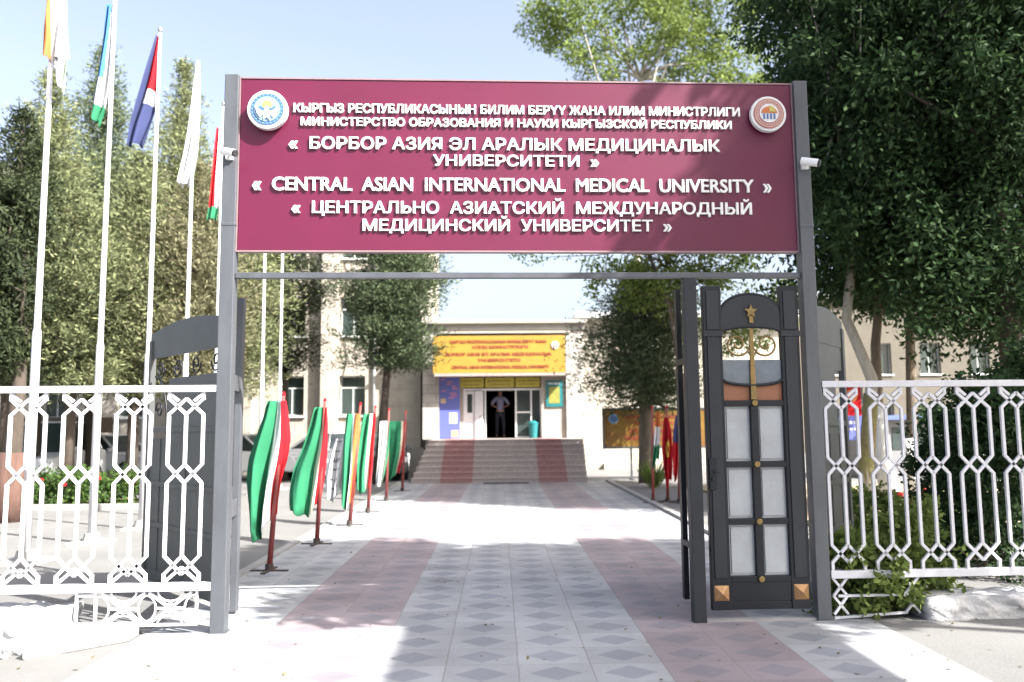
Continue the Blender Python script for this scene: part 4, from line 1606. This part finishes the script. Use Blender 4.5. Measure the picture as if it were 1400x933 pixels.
# ------------------------------------------------------------------ notice board on legs, right of the path
BY = 25.0
q0, q1 = at(826, 561, BY), at(950, 610, BY)
t = thing('standing_billboard', 'long gold and red printed board in a grey frame standing before the wall', 'billboard', (0, BY, 0))
x0, x1, z1, z0 = q0.x, q1.x + 0.35, q0.z, q1.z
b = MB()
b.box((x0, 0, z0), (x1, 0.05, z1))
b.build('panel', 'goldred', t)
b = MB()
f_ = 0.06
b.box((x0 - f_, -0.02, z1), (x1 + f_, 0.07, z1 + f_))
b.box((x0 - f_, -0.02, z0 - f_), (x1 + f_, 0.07, z0))
b.box((x0 - f_, -0.02, z0), (x0, 0.07, z1))
b.box((x1, -0.02, z0), (x1 + f_, 0.07, z1))
b.build('frame', 'steel', t)
for x in (x0 + 0.8, x1 - 0.8):
    b = MB()
    b.box((x - 0.03, 0.0, 0), (x + 0.03, 0.05, z0 - f_))
    b.box((x - 0.03, -0.3, 0), (x + 0.03, 0.35, 0.03))
    b.build('leg', 'steel', t)
bhh = z1 - z0
for tx, a, c, zz in (('КЫРГЫЗ РЕСПУБЛИКАСЫНЫН БИЛИМ БЕРҮҮ', .2, .95, .76), ('ЖАНА ИЛИМ МИНИСТРЛИГИ', .3, .85, .58), ('БОРБОР АЗИЯ ЭЛ АРАЛЫК', .24, .92, .38), ('МЕДИЦИНАЛЫК УНИВЕРСИТЕТИ', .2, .95, .18)):
    text_mesh(tx, x0 + (x1 - x0) * a, x0 + (x1 - x0) * c, z0 + bhh * zz, bhh * 0.1, 0.008, -0.001, 'lettering', 'banner_red', t, 0.03)
e_ = disc(x0 + 0.28, z0 + bhh * 0.76, 0.15, -0.016, 0.001, 'emblem', 'emb_light', t, 24)
disc(x0 + 0.28, z0 + bhh * 0.76, 0.11, -0.020, -0.0155, 'ring', 'emb_blue', e_, 24)

# ------------------------------------------------------------------ building at the back right
bk = thing('office_building', 'grey beige office block with dark square windows behind the trees by the white fence', 'building', (0, 45, 0))
ow = lambda x, y, z: (x, y - 45, z)
wn = [(18.0 + 2.77 * k, 19.15 + 2.77 * k, z, z + 1.75) for k in range(7) for z in (4.3, 0.9)]
b = MB()


def obox(b, x0, x1, y0, y1, z0, z1):
    b.box(ow(x0, y0, z0), ow(x1, y1, z1))


rows = [0, 0.9, 2.65, 4.3, 6.05, 8.6]
for za, zb in zip(rows[:-1], rows[1:]):
    if (za, zb) in ((0.9, 2.65), (4.3, 6.05)):
        x = 15.8
        for k in range(7):
            obox(b, x, 18.0 + 2.77 * k, 45, 45.4, za, zb)
            x = 19.15 + 2.77 * k
        obox(b, x, 40, 45, 45.4, za, zb)
    else:
        obox(b, 15.8, 40, 45, 45.4, za, zb)
obox(b, 15.8, 40, 45.4, 55, 0, 8.55)
b.build('wall', 'wall_shaded', bk)
b = MB()
obox(b, 15.5, 40.2, 44.6, 55.2, 8.6, 8.9)
b.build('roof', 'roofsheet', bk)
for q in wn:
    window(*q, 45, 1, False, bk, ow)

# kiosk with blue roof behind the fence, right
kq = at(1195, 570, 24)
t = thing('kiosk', 'grey kiosk with a blue sheet metal roof between the tree trunks', 'kiosk', (kq.x, 24, 0))
b = MB()
b.box((0, 0, 0.0), (2.6, 2.0, 1.72))
b.build('wall', mat('grey_kiosk_sheet', (0.20, 0.20, 0.21), 0.6, noise=0.2, scale=3), t)
b = MB()
b.prism([(-0.15, 1.72), (2.75, 1.72), (2.75, 1.90), (-0.15, 1.84)], -0.25, 2.2)
b.build('roof', 'blue_roof', t)
b = MB()
b.box((0.5, -0.02, 0.85), (1.9, 0.01, 1.5))
b.build('window', 'glass', t)
# banner by the leaning trunk
ba = at(1152, 528, 18)
bb_ = at(1180, 602, 18)
t = thing('street_banner', 'narrow red and blue banner hanging beside the leaning tree trunk', 'banner', (ba.x, 18, 0))
wd, zt_, zb_ = bb_.x - ba.x, ba.z, bb_.z
b = MB()
zm_ = zb_ + (zt_ - zb_) * 0.45
b.box((0, 0, zb_), (wd, 0.02, zm_), 1)
b.box((0, 0, zm_), (wd, 0.02, zt_), 0)
b.build('panel', ['f_red', 'poster_blue'], t)
b = MB()
b.prism(circle(wd * .45, zt_ - 0.22, 0.14, 16), -0.006, 0.001)
b.build('printed_disc', 'emb_orange', t)
b = MB()
dashes(b, 0.06, wd - 0.06, zm_ - 0.18, 0.06, -0.005, 0.001, 31)
dashes(b, 0.06, wd - 0.06, zm_ - 0.32, 0.05, -0.005, 0.001, 32)
b.build('lettering', 'poster_white', t)
b = MB()
b.box((wd, 0, 0), (wd + 0.05, 0.05, zt_ + 0.1))
b.box((0, 0.02, zt_), (wd, 0.05, zt_ + 0.04))
b.build('pole', 'steel', t)

# ------------------------------------------------------------------ cars
def car(name, label, loc, rz, paint='car_white', tall=False):
    t = thing(name, label, 'car', loc, rz, 'cars parked in front of the building')
    h = 1.0 if not tall else 1.28
    L_ = 4.3
    zf = 0.92 * h if not tall else 1.05
    top = 1.45 * h
    # profile in (y,z): length along local y, front at -y
    prof = [(-2.15, 0.28), (-2.12, zf * .72), (-2.0, zf * .86), (-1.0, zf), (1.55, zf + .06), (2.1, zf * .98), (2.15, 0.55), (2.1, 0.28)]
    b = MB()
    b.prism(prof, -0.84, 0.84, axis='X')
    bo = b.build('body', paint, t, bevel=0.06)
    cab = [(-0.95, zf), (-0.25, top), (1.05, top + .01), (1.75, zf + .05)]
    b = MB()
    n = 4
    vs = [(-0.78 if z < top - .1 else -0.60, y, z) for y, z in cab] + [(0.78 if z < top - .1 else 0.60, y, z) for y, z in cab]
    b.add(vs, [(0, 1, 2, 3), (7, 6, 5, 4), (0, 4, 5, 1), (1, 5, 6, 2), (2, 6, 7, 3)])
    b.build('cabin_glass', 'glass', t, bevel=0.04)
    b = MB()
    b.box((-0.62, -0.22, top - 0.012), (0.62, 1.08, top + 0.035))
    for sx in (-1, 1):
        b.bar((sx * .785, -0.95, zf), (sx * .605, -0.24, top), 0.06)
        b.bar((sx * .785, 1.75, zf + .04), (sx * .605, 1.06, top), 0.08)
        b.bar((sx * .785, 0.5, zf), (sx * .605, 0.45, top), 0.06)
    b.build('roof', paint, t, bevel=0.015)
    for sx in (-1, 1):
        for y in (-1.35, 1.35):
            b = MB()
            b.tube([(sx * 0.66, y, 0.32), (sx * 0.86, y, 0.32)], 0.32, 20)
            w_ = b.build('wheel', 'tyre', t, bevel=0.02)
            b = MB()
            b.tube([(sx * 0.80, y, 0.32), (sx * 0.875, y, 0.32)], 0.20, 16)
            b.build('rim', 'alloy', w_)
        b = MB()
        b.box((sx * 0.50, -2.16, zf * .62), (sx * 0.80, -2.05, zf * .80))
        b.build('headlight', 'lamp', t, bevel=0.02)
        b = MB()
        b.box((sx * 0.58, 2.08, zf * .66), (sx * 0.82, 2.165, zf * .92))
        b.build('tail_light', 'redlamp', t, bevel=0.02)
        b = MB()
        b.box((sx * 0.80, -0.85, zf + .02), (sx * 0.97, -0.75, zf + .14))
        b.build('side_mirror', paint, t, bevel=0.02)
    b = MB()
    for k in range(4):
        b.box((-0.46, -2.175, 0.42 + 0.07 * k), (0.46, -2.10, 0.45 + 0.07 * k))
    b.box((-0.80, -2.17, 0.26), (0.80, -2.08, 0.36))
    b.build('grille', 'trim', t)
    return t


car('parked_car', 'tall white car facing the fence under the conifers, with a dark windscreen and grille', (-12.7, 23.5, 0), R(8), tall=True)
car('parked_car', 'white car seen beyond the flower bed, beside the folded gate leaf', (-13.0, 27.6, 0), R(75))
car('parked_car', 'white car parked behind the two nearest small flags', (-8.3, 27.0, 0), R(80))
car('parked_car', 'white car parked behind the white printed flag', (-5.2, 27.9, 0), R(97))
car('parked_car', 'dark car in the shadow beside the entrance steps', (-3.9, 27.2, 0), R(8), 'car_dark')
# open sided stand behind the fence
t = thing('market_shelter', 'low shelter with a dark brown board roof behind the flower bed', 'shelter', (-14.6, 25.6, 0))
b = MB()
b.box((-0.9, 0, 1.55), (1.9, 1.6, 2.05))
b.build('roof', 'brownwood', t)
for x in (-0.85, 1.8):
    b = MB()
    b.box((x, 0.05, 0), (x + 0.07, 0.12, 1.55))
    b.build('leg', 'steel', t)

# ------------------------------------------------------------------ shrubs and beds
def shrub(name, label, loc, rx, ry, h, nclump, n_per, L, W, leaf, group=None, cat='shrub', cr=(0.14, 0.28), stems=5):
    t = thing(name, label, cat, loc, 0, group)
    cs, rr = [], []
    for k in range(nclump):
        a = random.random() * 2 * math.pi
        q = random.random() ** 0.5
        z = h * random.random() ** 0.8
        wd_ = math.sqrt(max(0.15, 1 - (z / h) ** 2 * 0.75))
        cs.append((rx * q * wd_ * math.cos(a), ry * q * wd_ * math.sin(a), max(0.05, z)))
        rr.append(random.uniform(*cr))
    b = MB()
    for k in range(stems):
        e = Vector(cs[random.randrange(len(cs))])
        b.tube([(random.uniform(-.1, .1), random.uniform(-.1, .1), 0), (e.x * .4, e.y * .4, e.z * .5), tuple(e)], [0.02, 0.014, 0.006], 5)
    b.build('stems', 'bark', t)
    spray('foliage', cs, rr, n_per, L, W, leaf, t, 0.1)
    return t


shrub('climbing_plant', 'leafy green plant growing through the low crossed panel beside the gate post', W2G(5.47, 0.22, 0), 0.46, 0.26, 0.62, 60, 55, 0.075, 0.042, 'lf_bright', cr=(0.07, 0.16))
shrub('climbing_plant', 'taller leafy plant climbing the white fence above the low plinth end', W2G(5.95, 0.34, 0), 0.40, 0.25, 0.95, 46, 45, 0.075, 0.042, 'lf_bright', cr=(0.08, 0.18))
for k, (u, Y, h, lb) in enumerate(((1345, 8.9, 2.1, 'tall dark leafy bush behind the far end of the white fence'),
                                   (1425, 9.4, 2.5, 'dark leafy bush at the picture edge behind the white fence'),
                                   (1300, 10.6, 1.75, 'dark bush with an open top beside the kiosk and the fence'))):
    q = at(u, 582, Y)
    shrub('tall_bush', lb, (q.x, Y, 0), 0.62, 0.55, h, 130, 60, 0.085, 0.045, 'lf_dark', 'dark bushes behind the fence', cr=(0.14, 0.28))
for k, (u, Y, h, lb) in enumerate(((1170, 11.0, 0.75, 'low sunlit bush in front of the mossy trunk'),
                                   (1262, 9.8, 0.55, 'low green plant behind the white fence by the plinth'))):
    q = at(u, 582, Y)
    shrub('low_bush', lb, (q.x, Y, 0), 0.6, 0.45, h, 60, 50, 0.08, 0.045, 'lf_bright', 'low bushes behind the fence')
# flower bed, left
bed = [(-11.6, 17.6, 'low green bush in the flower bed near the red brown trunk'), (-10.3, 18.0, 'low green bush in the flower bed before the tall white car'),
       (-9.0, 17.9, 'low green bush in the flower bed behind the third tall flagpole'), (-7.8, 18.3, 'low green bush in the flower bed nearest to the folded gate leaf')]
for x, y, lb in bed:
    shrub('bed_bush', lb, (x, y, 0), 0.85, 0.5, 0.75, 70, 50, 0.09, 0.05, 'lf_mid', 'bushes in the flower bed')
    b = MB()
    for k in range(4):
        c_ = Vector((x + random.uniform(-.8, .8), y - random.uniform(0.1, .5), random.uniform(.4, .8)))
        b.prism(circle(c_.x, c_.z, 0.04, 7), c_.y - 0.015, c_.y + 0.015)
    # flowers belong to the bush
    par = [o for o in bpy.data.objects if o.get('label') == lb][0]
    fo = b.build('flowers', 'petal', par)
    fo.matrix_parent_inverse = Matrix.Translation((-x, -y, 0))
b = MB()
b.box((-16, 17.0, 0.0005), (-6.4, 17.12, 0.14))
tag(b.build('kerb', 'kerb', bevel=0.01), kind='structure')
b = MB()
b.box((-16, 17.125, 0.0005), (-6.4, 19.4, 0.06))
tag(b.build('ground_bed', 'soil'), kind='structure')
# grass, spiky plant by the notice board
q = gp(895, 668)
t = thing('spiky_plant', 'spiky pale green plant in front of the golden notice board', 'plant', (q.x, q.y, 0))
n = 120
a = RNG.random(n) * 2 * np.pi
ax = np.stack([np.cos(a) * .55, np.sin(a) * .55, 0.5 + RNG.random(n)], 1)
ax = unit(ax) * RNG.uniform(.5, .95, (n, 1))
sd = unit(np.cross(ax, RNG.normal(size=(n, 3)))) * 0.018
quads_object('blades', np.zeros((n, 3)) + RNG.normal(size=(n, 3)) * [.06, .06, 0], ax, sd, 'lf_bright', t)
# red flowers right
for k, (u, v) in enumerate(((1262, 672), (1229, 677), (1245, 690))):
    q = at(u, v, 15.4)
    t = thing('rose_bush', ['small plant with one bright red bloom behind the fence', 'small plant with a dull red bloom beside the whitewashed trunk', 'small low plant with red blooms on the dry soil bed'][k], 'plant', (q.x, 15.4, 0.05), 0, 'small red flowering plants')
    b = MB()
    b.tube([(0, 0, 0), (0.02, 0, q.z - 0.05)], 0.01, 5)
    b.build('stem', 'moss', t)
    bm = bmesh.new()
    bmesh.ops.create_icosphere(bm, subdivisions=2, radius=0.075)
    for v_ in bm.verts:
        v_.co *= random.uniform(.75, 1.1)
    me = bpy.data.meshes.new('bloom')
    bm.to_mesh(me)
    bm.free()
    me.materials.append(M_['petal'])
    o = bpy.data.objects.new('bloom', me)
    col.objects.link(o)
    o.parent = t
    o.location = (0.02, 0, q.z - 0.05)
    spray('foliage', [(0, 0, max(.1, q.z * .4))], [0.2], 60, .09, .045, 'lf_mid', t)

# ------------------------------------------------------------------ trees
CG = 'conifers behind the flagpoles'
specs = [  # u, Y, peak v, rmax, leaf, label
    (8, 19, 150, 1.9, 'nd_dark', 'dark conifer cut by the picture edge behind the nearest flagpole', 0.9),
    (48, 22, 98, 1.8, 'nd_olive', 'olive green conifer with a rounded top behind the nearest flagpole', 0.8),
    (122, 24, 62, 2.3, 'nd_blue', 'tallest conifer, with a sparse grey green spire behind the blue flag', 1.0),
    (182, 21, 205, 1.7, 'nd_olive', 'olive conifer between the second and third tall flagpoles', 0.8),
    (237, 25, 82, 2.1, 'nd_olive', 'conifer with a narrow yellow green spire behind the plain white flag', 1.0),
    (262, 21, 225, 1.6, 'nd_dry', 'dry brownish conifer beside the grey gate post', 0.8),
    (322, 24, 170, 1.5, 'nd_olive', 'olive conifer half hidden behind the gate post', 0.9),
    (95, 20, 265, 1.9, 'nd_olive', 'broad olive conifer low between the two nearest flagpoles', 0.7),
    (388, 26, 200, 1.45, 'nd_dark', 'dark conifer close to the beige wall under the sign edge', 0.9)]
for (u, Y, vt, rm, lf, lb, shp) in specs:
    tp_ = at(u, vt, Y)
    base_v = at(u, 582, Y)
    z0 = at(u, 535 if Y < 26 else 505, Y).z
    sparse = 'spire' in lb
    conifer('conifer_tree', lb, (base_v.x, Y, 0), tp_.z, z0 * 0.95, rm, lf, CG, whorls=int((tp_.z - z0) * 4.6), per=9, shape=shp, rise=0.3, belly=0.3,
            trunk_r=0.17, L=0.15, W=0.036, dens=2.6)
# red-brown trunk at the far left (its crown is out of the frame above the others)
q = at(16, 600, 15.2)


def red_foot(t):
    b = MB()
    b.tube([(0, 0, 0), (0.012, 0, .5), (0.03, 0, 1.25)], [0.275, 0.235, 0.215], 12)
    b.build('bare_foot', 'bark_red', t, smooth=True)


broadleaf('pine_tree', 'dark evergreen at the picture edge on a stout trunk with a red brown foot', (q.x, 15.2, 0), [(0, 0, 0), (0.03, 0, 1.2), (0.05, 0.05, 2.6), (0.0, 0.1, 5.0)], 0.19,
          [(-0.3, -0.35, 3.3, 0.8, 0.7, 0.9), (-0.5, -0.2, 4.4, 0.9, 0.8, 1.0), (-0.5, 0, 5.6, 0.7, 0.7, 0.9)], 110, 260, 0.14, 0.042, 'nd_dark', 'bark_dark', clump_r=(0.25, 0.45), limbs=6, extra_trunk=red_foot)
# conifer left of the door
q = at(517, 560, 24)
conifer('conifer_tree', 'bushy green conifer on a bare trunk left of the entrance', (q.x, 24.0, 0), 10.0, 3.35, 1.75, 'nd_green', 'conifers by the entrance', trunk_r=0.15,
        whorls=44, per=11, shape=0.75, rise=0.05, belly=0.35, L=0.13, W=0.034, dens=3.0, lean=(0.75, 0), tight=0.6)
# conifer right of the door
q = at(884, 600, 23.5)
conifer('conifer_tree', 'broad drooping conifer on a thick trunk before the notice board', (q.x, 23.5, 0), 6.3, 2.35, 2.05, 'nd_green', 'conifers by the entrance', trunk_r=0.27,
        whorls=25, per=12, shape=0.55, rise=-0.12, belly=0.35, L=0.14, W=0.034, dens=2.4, bark='bark')
# light broadleaf tree above the entrance
q = at(905, 582, 35)
broadleaf('poplar_tree', 'tall sparse yellow green tree rising behind the sign board', (q.x, 39.5, 0), [(0, 0, 0), (0.2, 0, 4), (-.2, 0, 8), (0.1, 0, 13), (0.3, 0, 19)], 0.3,
          [(-2.4, 0, 20.3, 2.6, 2.0, 2.6), (1.6, 0, 21, 2.8, 2.2, 2.8), (-4.6, 0, 21.5, 1.3, 1.2, 1.6), (3.6, 0, 19.5, 2.0, 1.6, 2.6), (5.6, 0.5, 20.5, 1.9, 1.6, 2.6), (1.0, 0, 23.6, 3.0, 2.0, 2.0), (4.6, 0, 22.8, 2.4, 1.8, 2.2), (-3.0, 0, 22.8, 2.2, 1.8, 1.8), (0, 0, 16, 2.6, 2.0, 2.4)],
          360, 75, 0.22, 0.12, 'lf_bright', 'bark_pale', clump_r=(0.45, 0.9), limbs=34)
broadleaf('ash_tree', 'bright green broadleaf tree spreading above the dark conifer by the notice board', (4.9, 21.6, 0), [(0, 0, 0), (0.05, 0, 1.8), (-.1, 0, 3.4), (-0.3, 0, 4.8), (-0.8, 0, 6.2)], 0.09,
          [(-1.6, 0, 5.7, 1.3, 0.8, 0.8), (-0.2, 0, 5.6, 1.4, 0.9, 1.1), (0.8, 0, 6.3, 1.5, 0.9, 1.2), (-3.4, 0, 6.35, 1.3, 0.6, 0.32), (-0.8, 0, 7.2, 2.2, 1.0, 0.9), (1.6, 0, 4.1, 0.9, 0.7, 0.75), (2.6, 0, 5.0, 1.0, 0.7, 0.7)],
          210, 60, 0.13, 0.07, 'lf_bright', 'bark', clump_r=(0.22, 0.45), limbs=20)


# big dark trees behind the right fence
def extra_a(t):
    b = MB()
    b.tube([tuple(p_) for p_ in MOSS], [0.165, 0.14, 0.137, 0.133], 12)
    b.build('mossy_foot', 'moss', t, smooth=True)


YA = 15.4
ta = [at(1190, 715, YA), at(1184, 640, YA), at(1189, 570, YA), at(1192, 518, YA), at(1157, 436, YA), at(1168, 330, YA), at(1195, 180, YA)]
bx = ta[0].x
loc_ = [Vector((p_.x - bx, 0, max(0, p_.z))) for p_ in ta]
loc_[0].z = 0
MOSS = [loc_[0], loc_[1], loc_[2], loc_[2].lerp(loc_[3], .6)]
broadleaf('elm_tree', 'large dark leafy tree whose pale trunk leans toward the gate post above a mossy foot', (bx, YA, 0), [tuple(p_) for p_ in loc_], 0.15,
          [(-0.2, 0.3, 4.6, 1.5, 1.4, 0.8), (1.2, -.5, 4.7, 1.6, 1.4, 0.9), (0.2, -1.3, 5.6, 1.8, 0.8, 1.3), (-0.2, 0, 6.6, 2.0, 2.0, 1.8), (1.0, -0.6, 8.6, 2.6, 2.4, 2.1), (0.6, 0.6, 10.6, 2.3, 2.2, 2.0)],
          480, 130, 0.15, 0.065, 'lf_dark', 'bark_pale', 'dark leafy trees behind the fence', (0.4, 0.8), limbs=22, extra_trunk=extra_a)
YB = 17.6
tb = [at(1250, 695, YB), at(1247, 600, YB), at(1244, 450, YB), at(1250, 300, YB), at(1265, 150, YB)]
bx = tb[0].x


def extra_b(t):
    b = MB()
    b.tube([(0.0, 0.0, 0), (0, 0, .6), (-.03, 0, 1.3)], [0.17, 0.15, 0.142], 12)
    b.build('painted_foot', 'whitewash', t, smooth=True)


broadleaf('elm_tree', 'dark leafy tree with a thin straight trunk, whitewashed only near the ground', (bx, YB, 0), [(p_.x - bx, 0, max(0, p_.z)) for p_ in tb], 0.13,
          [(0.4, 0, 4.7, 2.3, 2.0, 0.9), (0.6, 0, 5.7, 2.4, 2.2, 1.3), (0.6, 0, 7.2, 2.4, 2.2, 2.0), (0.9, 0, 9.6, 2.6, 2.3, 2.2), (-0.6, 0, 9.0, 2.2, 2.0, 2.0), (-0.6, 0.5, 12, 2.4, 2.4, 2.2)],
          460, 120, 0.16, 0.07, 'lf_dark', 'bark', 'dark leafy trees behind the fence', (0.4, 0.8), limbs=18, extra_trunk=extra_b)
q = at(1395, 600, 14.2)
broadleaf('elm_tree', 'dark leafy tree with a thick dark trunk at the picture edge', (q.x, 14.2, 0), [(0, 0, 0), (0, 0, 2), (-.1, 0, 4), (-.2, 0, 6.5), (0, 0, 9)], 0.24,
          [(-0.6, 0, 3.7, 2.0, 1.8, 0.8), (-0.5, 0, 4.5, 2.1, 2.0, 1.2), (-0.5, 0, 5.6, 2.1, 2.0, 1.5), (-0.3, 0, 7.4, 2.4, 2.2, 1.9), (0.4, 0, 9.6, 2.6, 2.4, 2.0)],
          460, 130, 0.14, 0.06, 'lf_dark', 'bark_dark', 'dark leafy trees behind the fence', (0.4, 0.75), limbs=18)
YC = 16.4
tc_ = [at(1218, 708, YC), at(1208, 625, YC), at(1200, 555, YC), at(1197, 470, YC), at(1205, 380, YC), at(1220, 260, YC)]
bx = tc_[0].x


def extra_c(t):
    b = MB()
    b.tube([(0.0, 0.0, 0), (tc_[1].x - bx, 0, tc_[1].z), (tc_[2].x - bx, 0, tc_[2].z)], [0.20, 0.152, 0.142], 12)
    b.build('painted_foot', 'whitewash', t, smooth=True)


broadleaf('elm_tree', 'dark leafy tree on a whitewashed trunk leaning behind the mossy foot', (bx, YC, 0), [(p_.x - bx, 0, max(0, p_.z)) for p_ in tc_], 0.14,
          [(0.1, 0, 5.2, 1.5, 1.2, 0.9), (0.3, 0, 6.6, 1.7, 1.3, 1.2), (0.2, .4, 8.0, 1.9, 1.5, 1.4)], 170, 110, 0.15, 0.065, 'lf_dark', 'bark', 'dark leafy trees behind the fence', (0.35, 0.6), limbs=10, extra_trunk=extra_c)

# unseen tree beside the camera, clumps placed to shade path and sign's right end
SG_ = 'trees out of view shaped to shade the path'
broadleaf('shade_tree', 'tall unseen tree with leaf clumps placed to shade the path', (10.6, 2.6, 0), [(0, 0, 0), (0, 0, 3), (0.1, 0, 6), (0, 0, 9)], 0.24,
          [(0.2, 0.4, 10.8, 1.8, 1.8, 1.3), (-5.8, 1.35, 6.6, 1.3, 0.5, 0.4), (-5.6, 1.3, 6.6, 1.3, 0.5, 0.4), (-5.9, 1.4, 6.5, 1.3, 0.5, 0.4), (-5.2, 1.4, 6.7, 1.2, 0.5, 0.4), (-3.1, 2.1, 10.4, 1.3, 1.1, 0.7), (-3.2, 2.3, 10.4, 1.3, 1.1, 0.7), (-1.7, 0.0, 8.0, 1.8, 0.8, 0.6), (0.7, 1.0, 10.2, 2.0, 1.8, 1.2), (-0.9, 0.0, 11.6, 0.6, 0.7, 0.9)], 380, 130, 0.24, 0.12, 'lf_mid', 'bark', SG_, (0.4, 0.75), limbs=14)
# panel added out of frame on the right: straight-edged shadow on the path
t = thing('path_shade_panel', 'large unseen panel on two steel legs, added to shade the path', 'billboard', (7.1, -1.2, 0))
b = MB()
b.box((-0.08, -5.5, 5.05), (0.08, 5.2, 8.6))
b.build('panel', 'frame', t)
for y in (-3.2, 1.6):
    b = MB()
    b.box((-0.12, y, 0), (0.12, y + 0.24, 5.05))
    b.build('leg', 'steel', t)
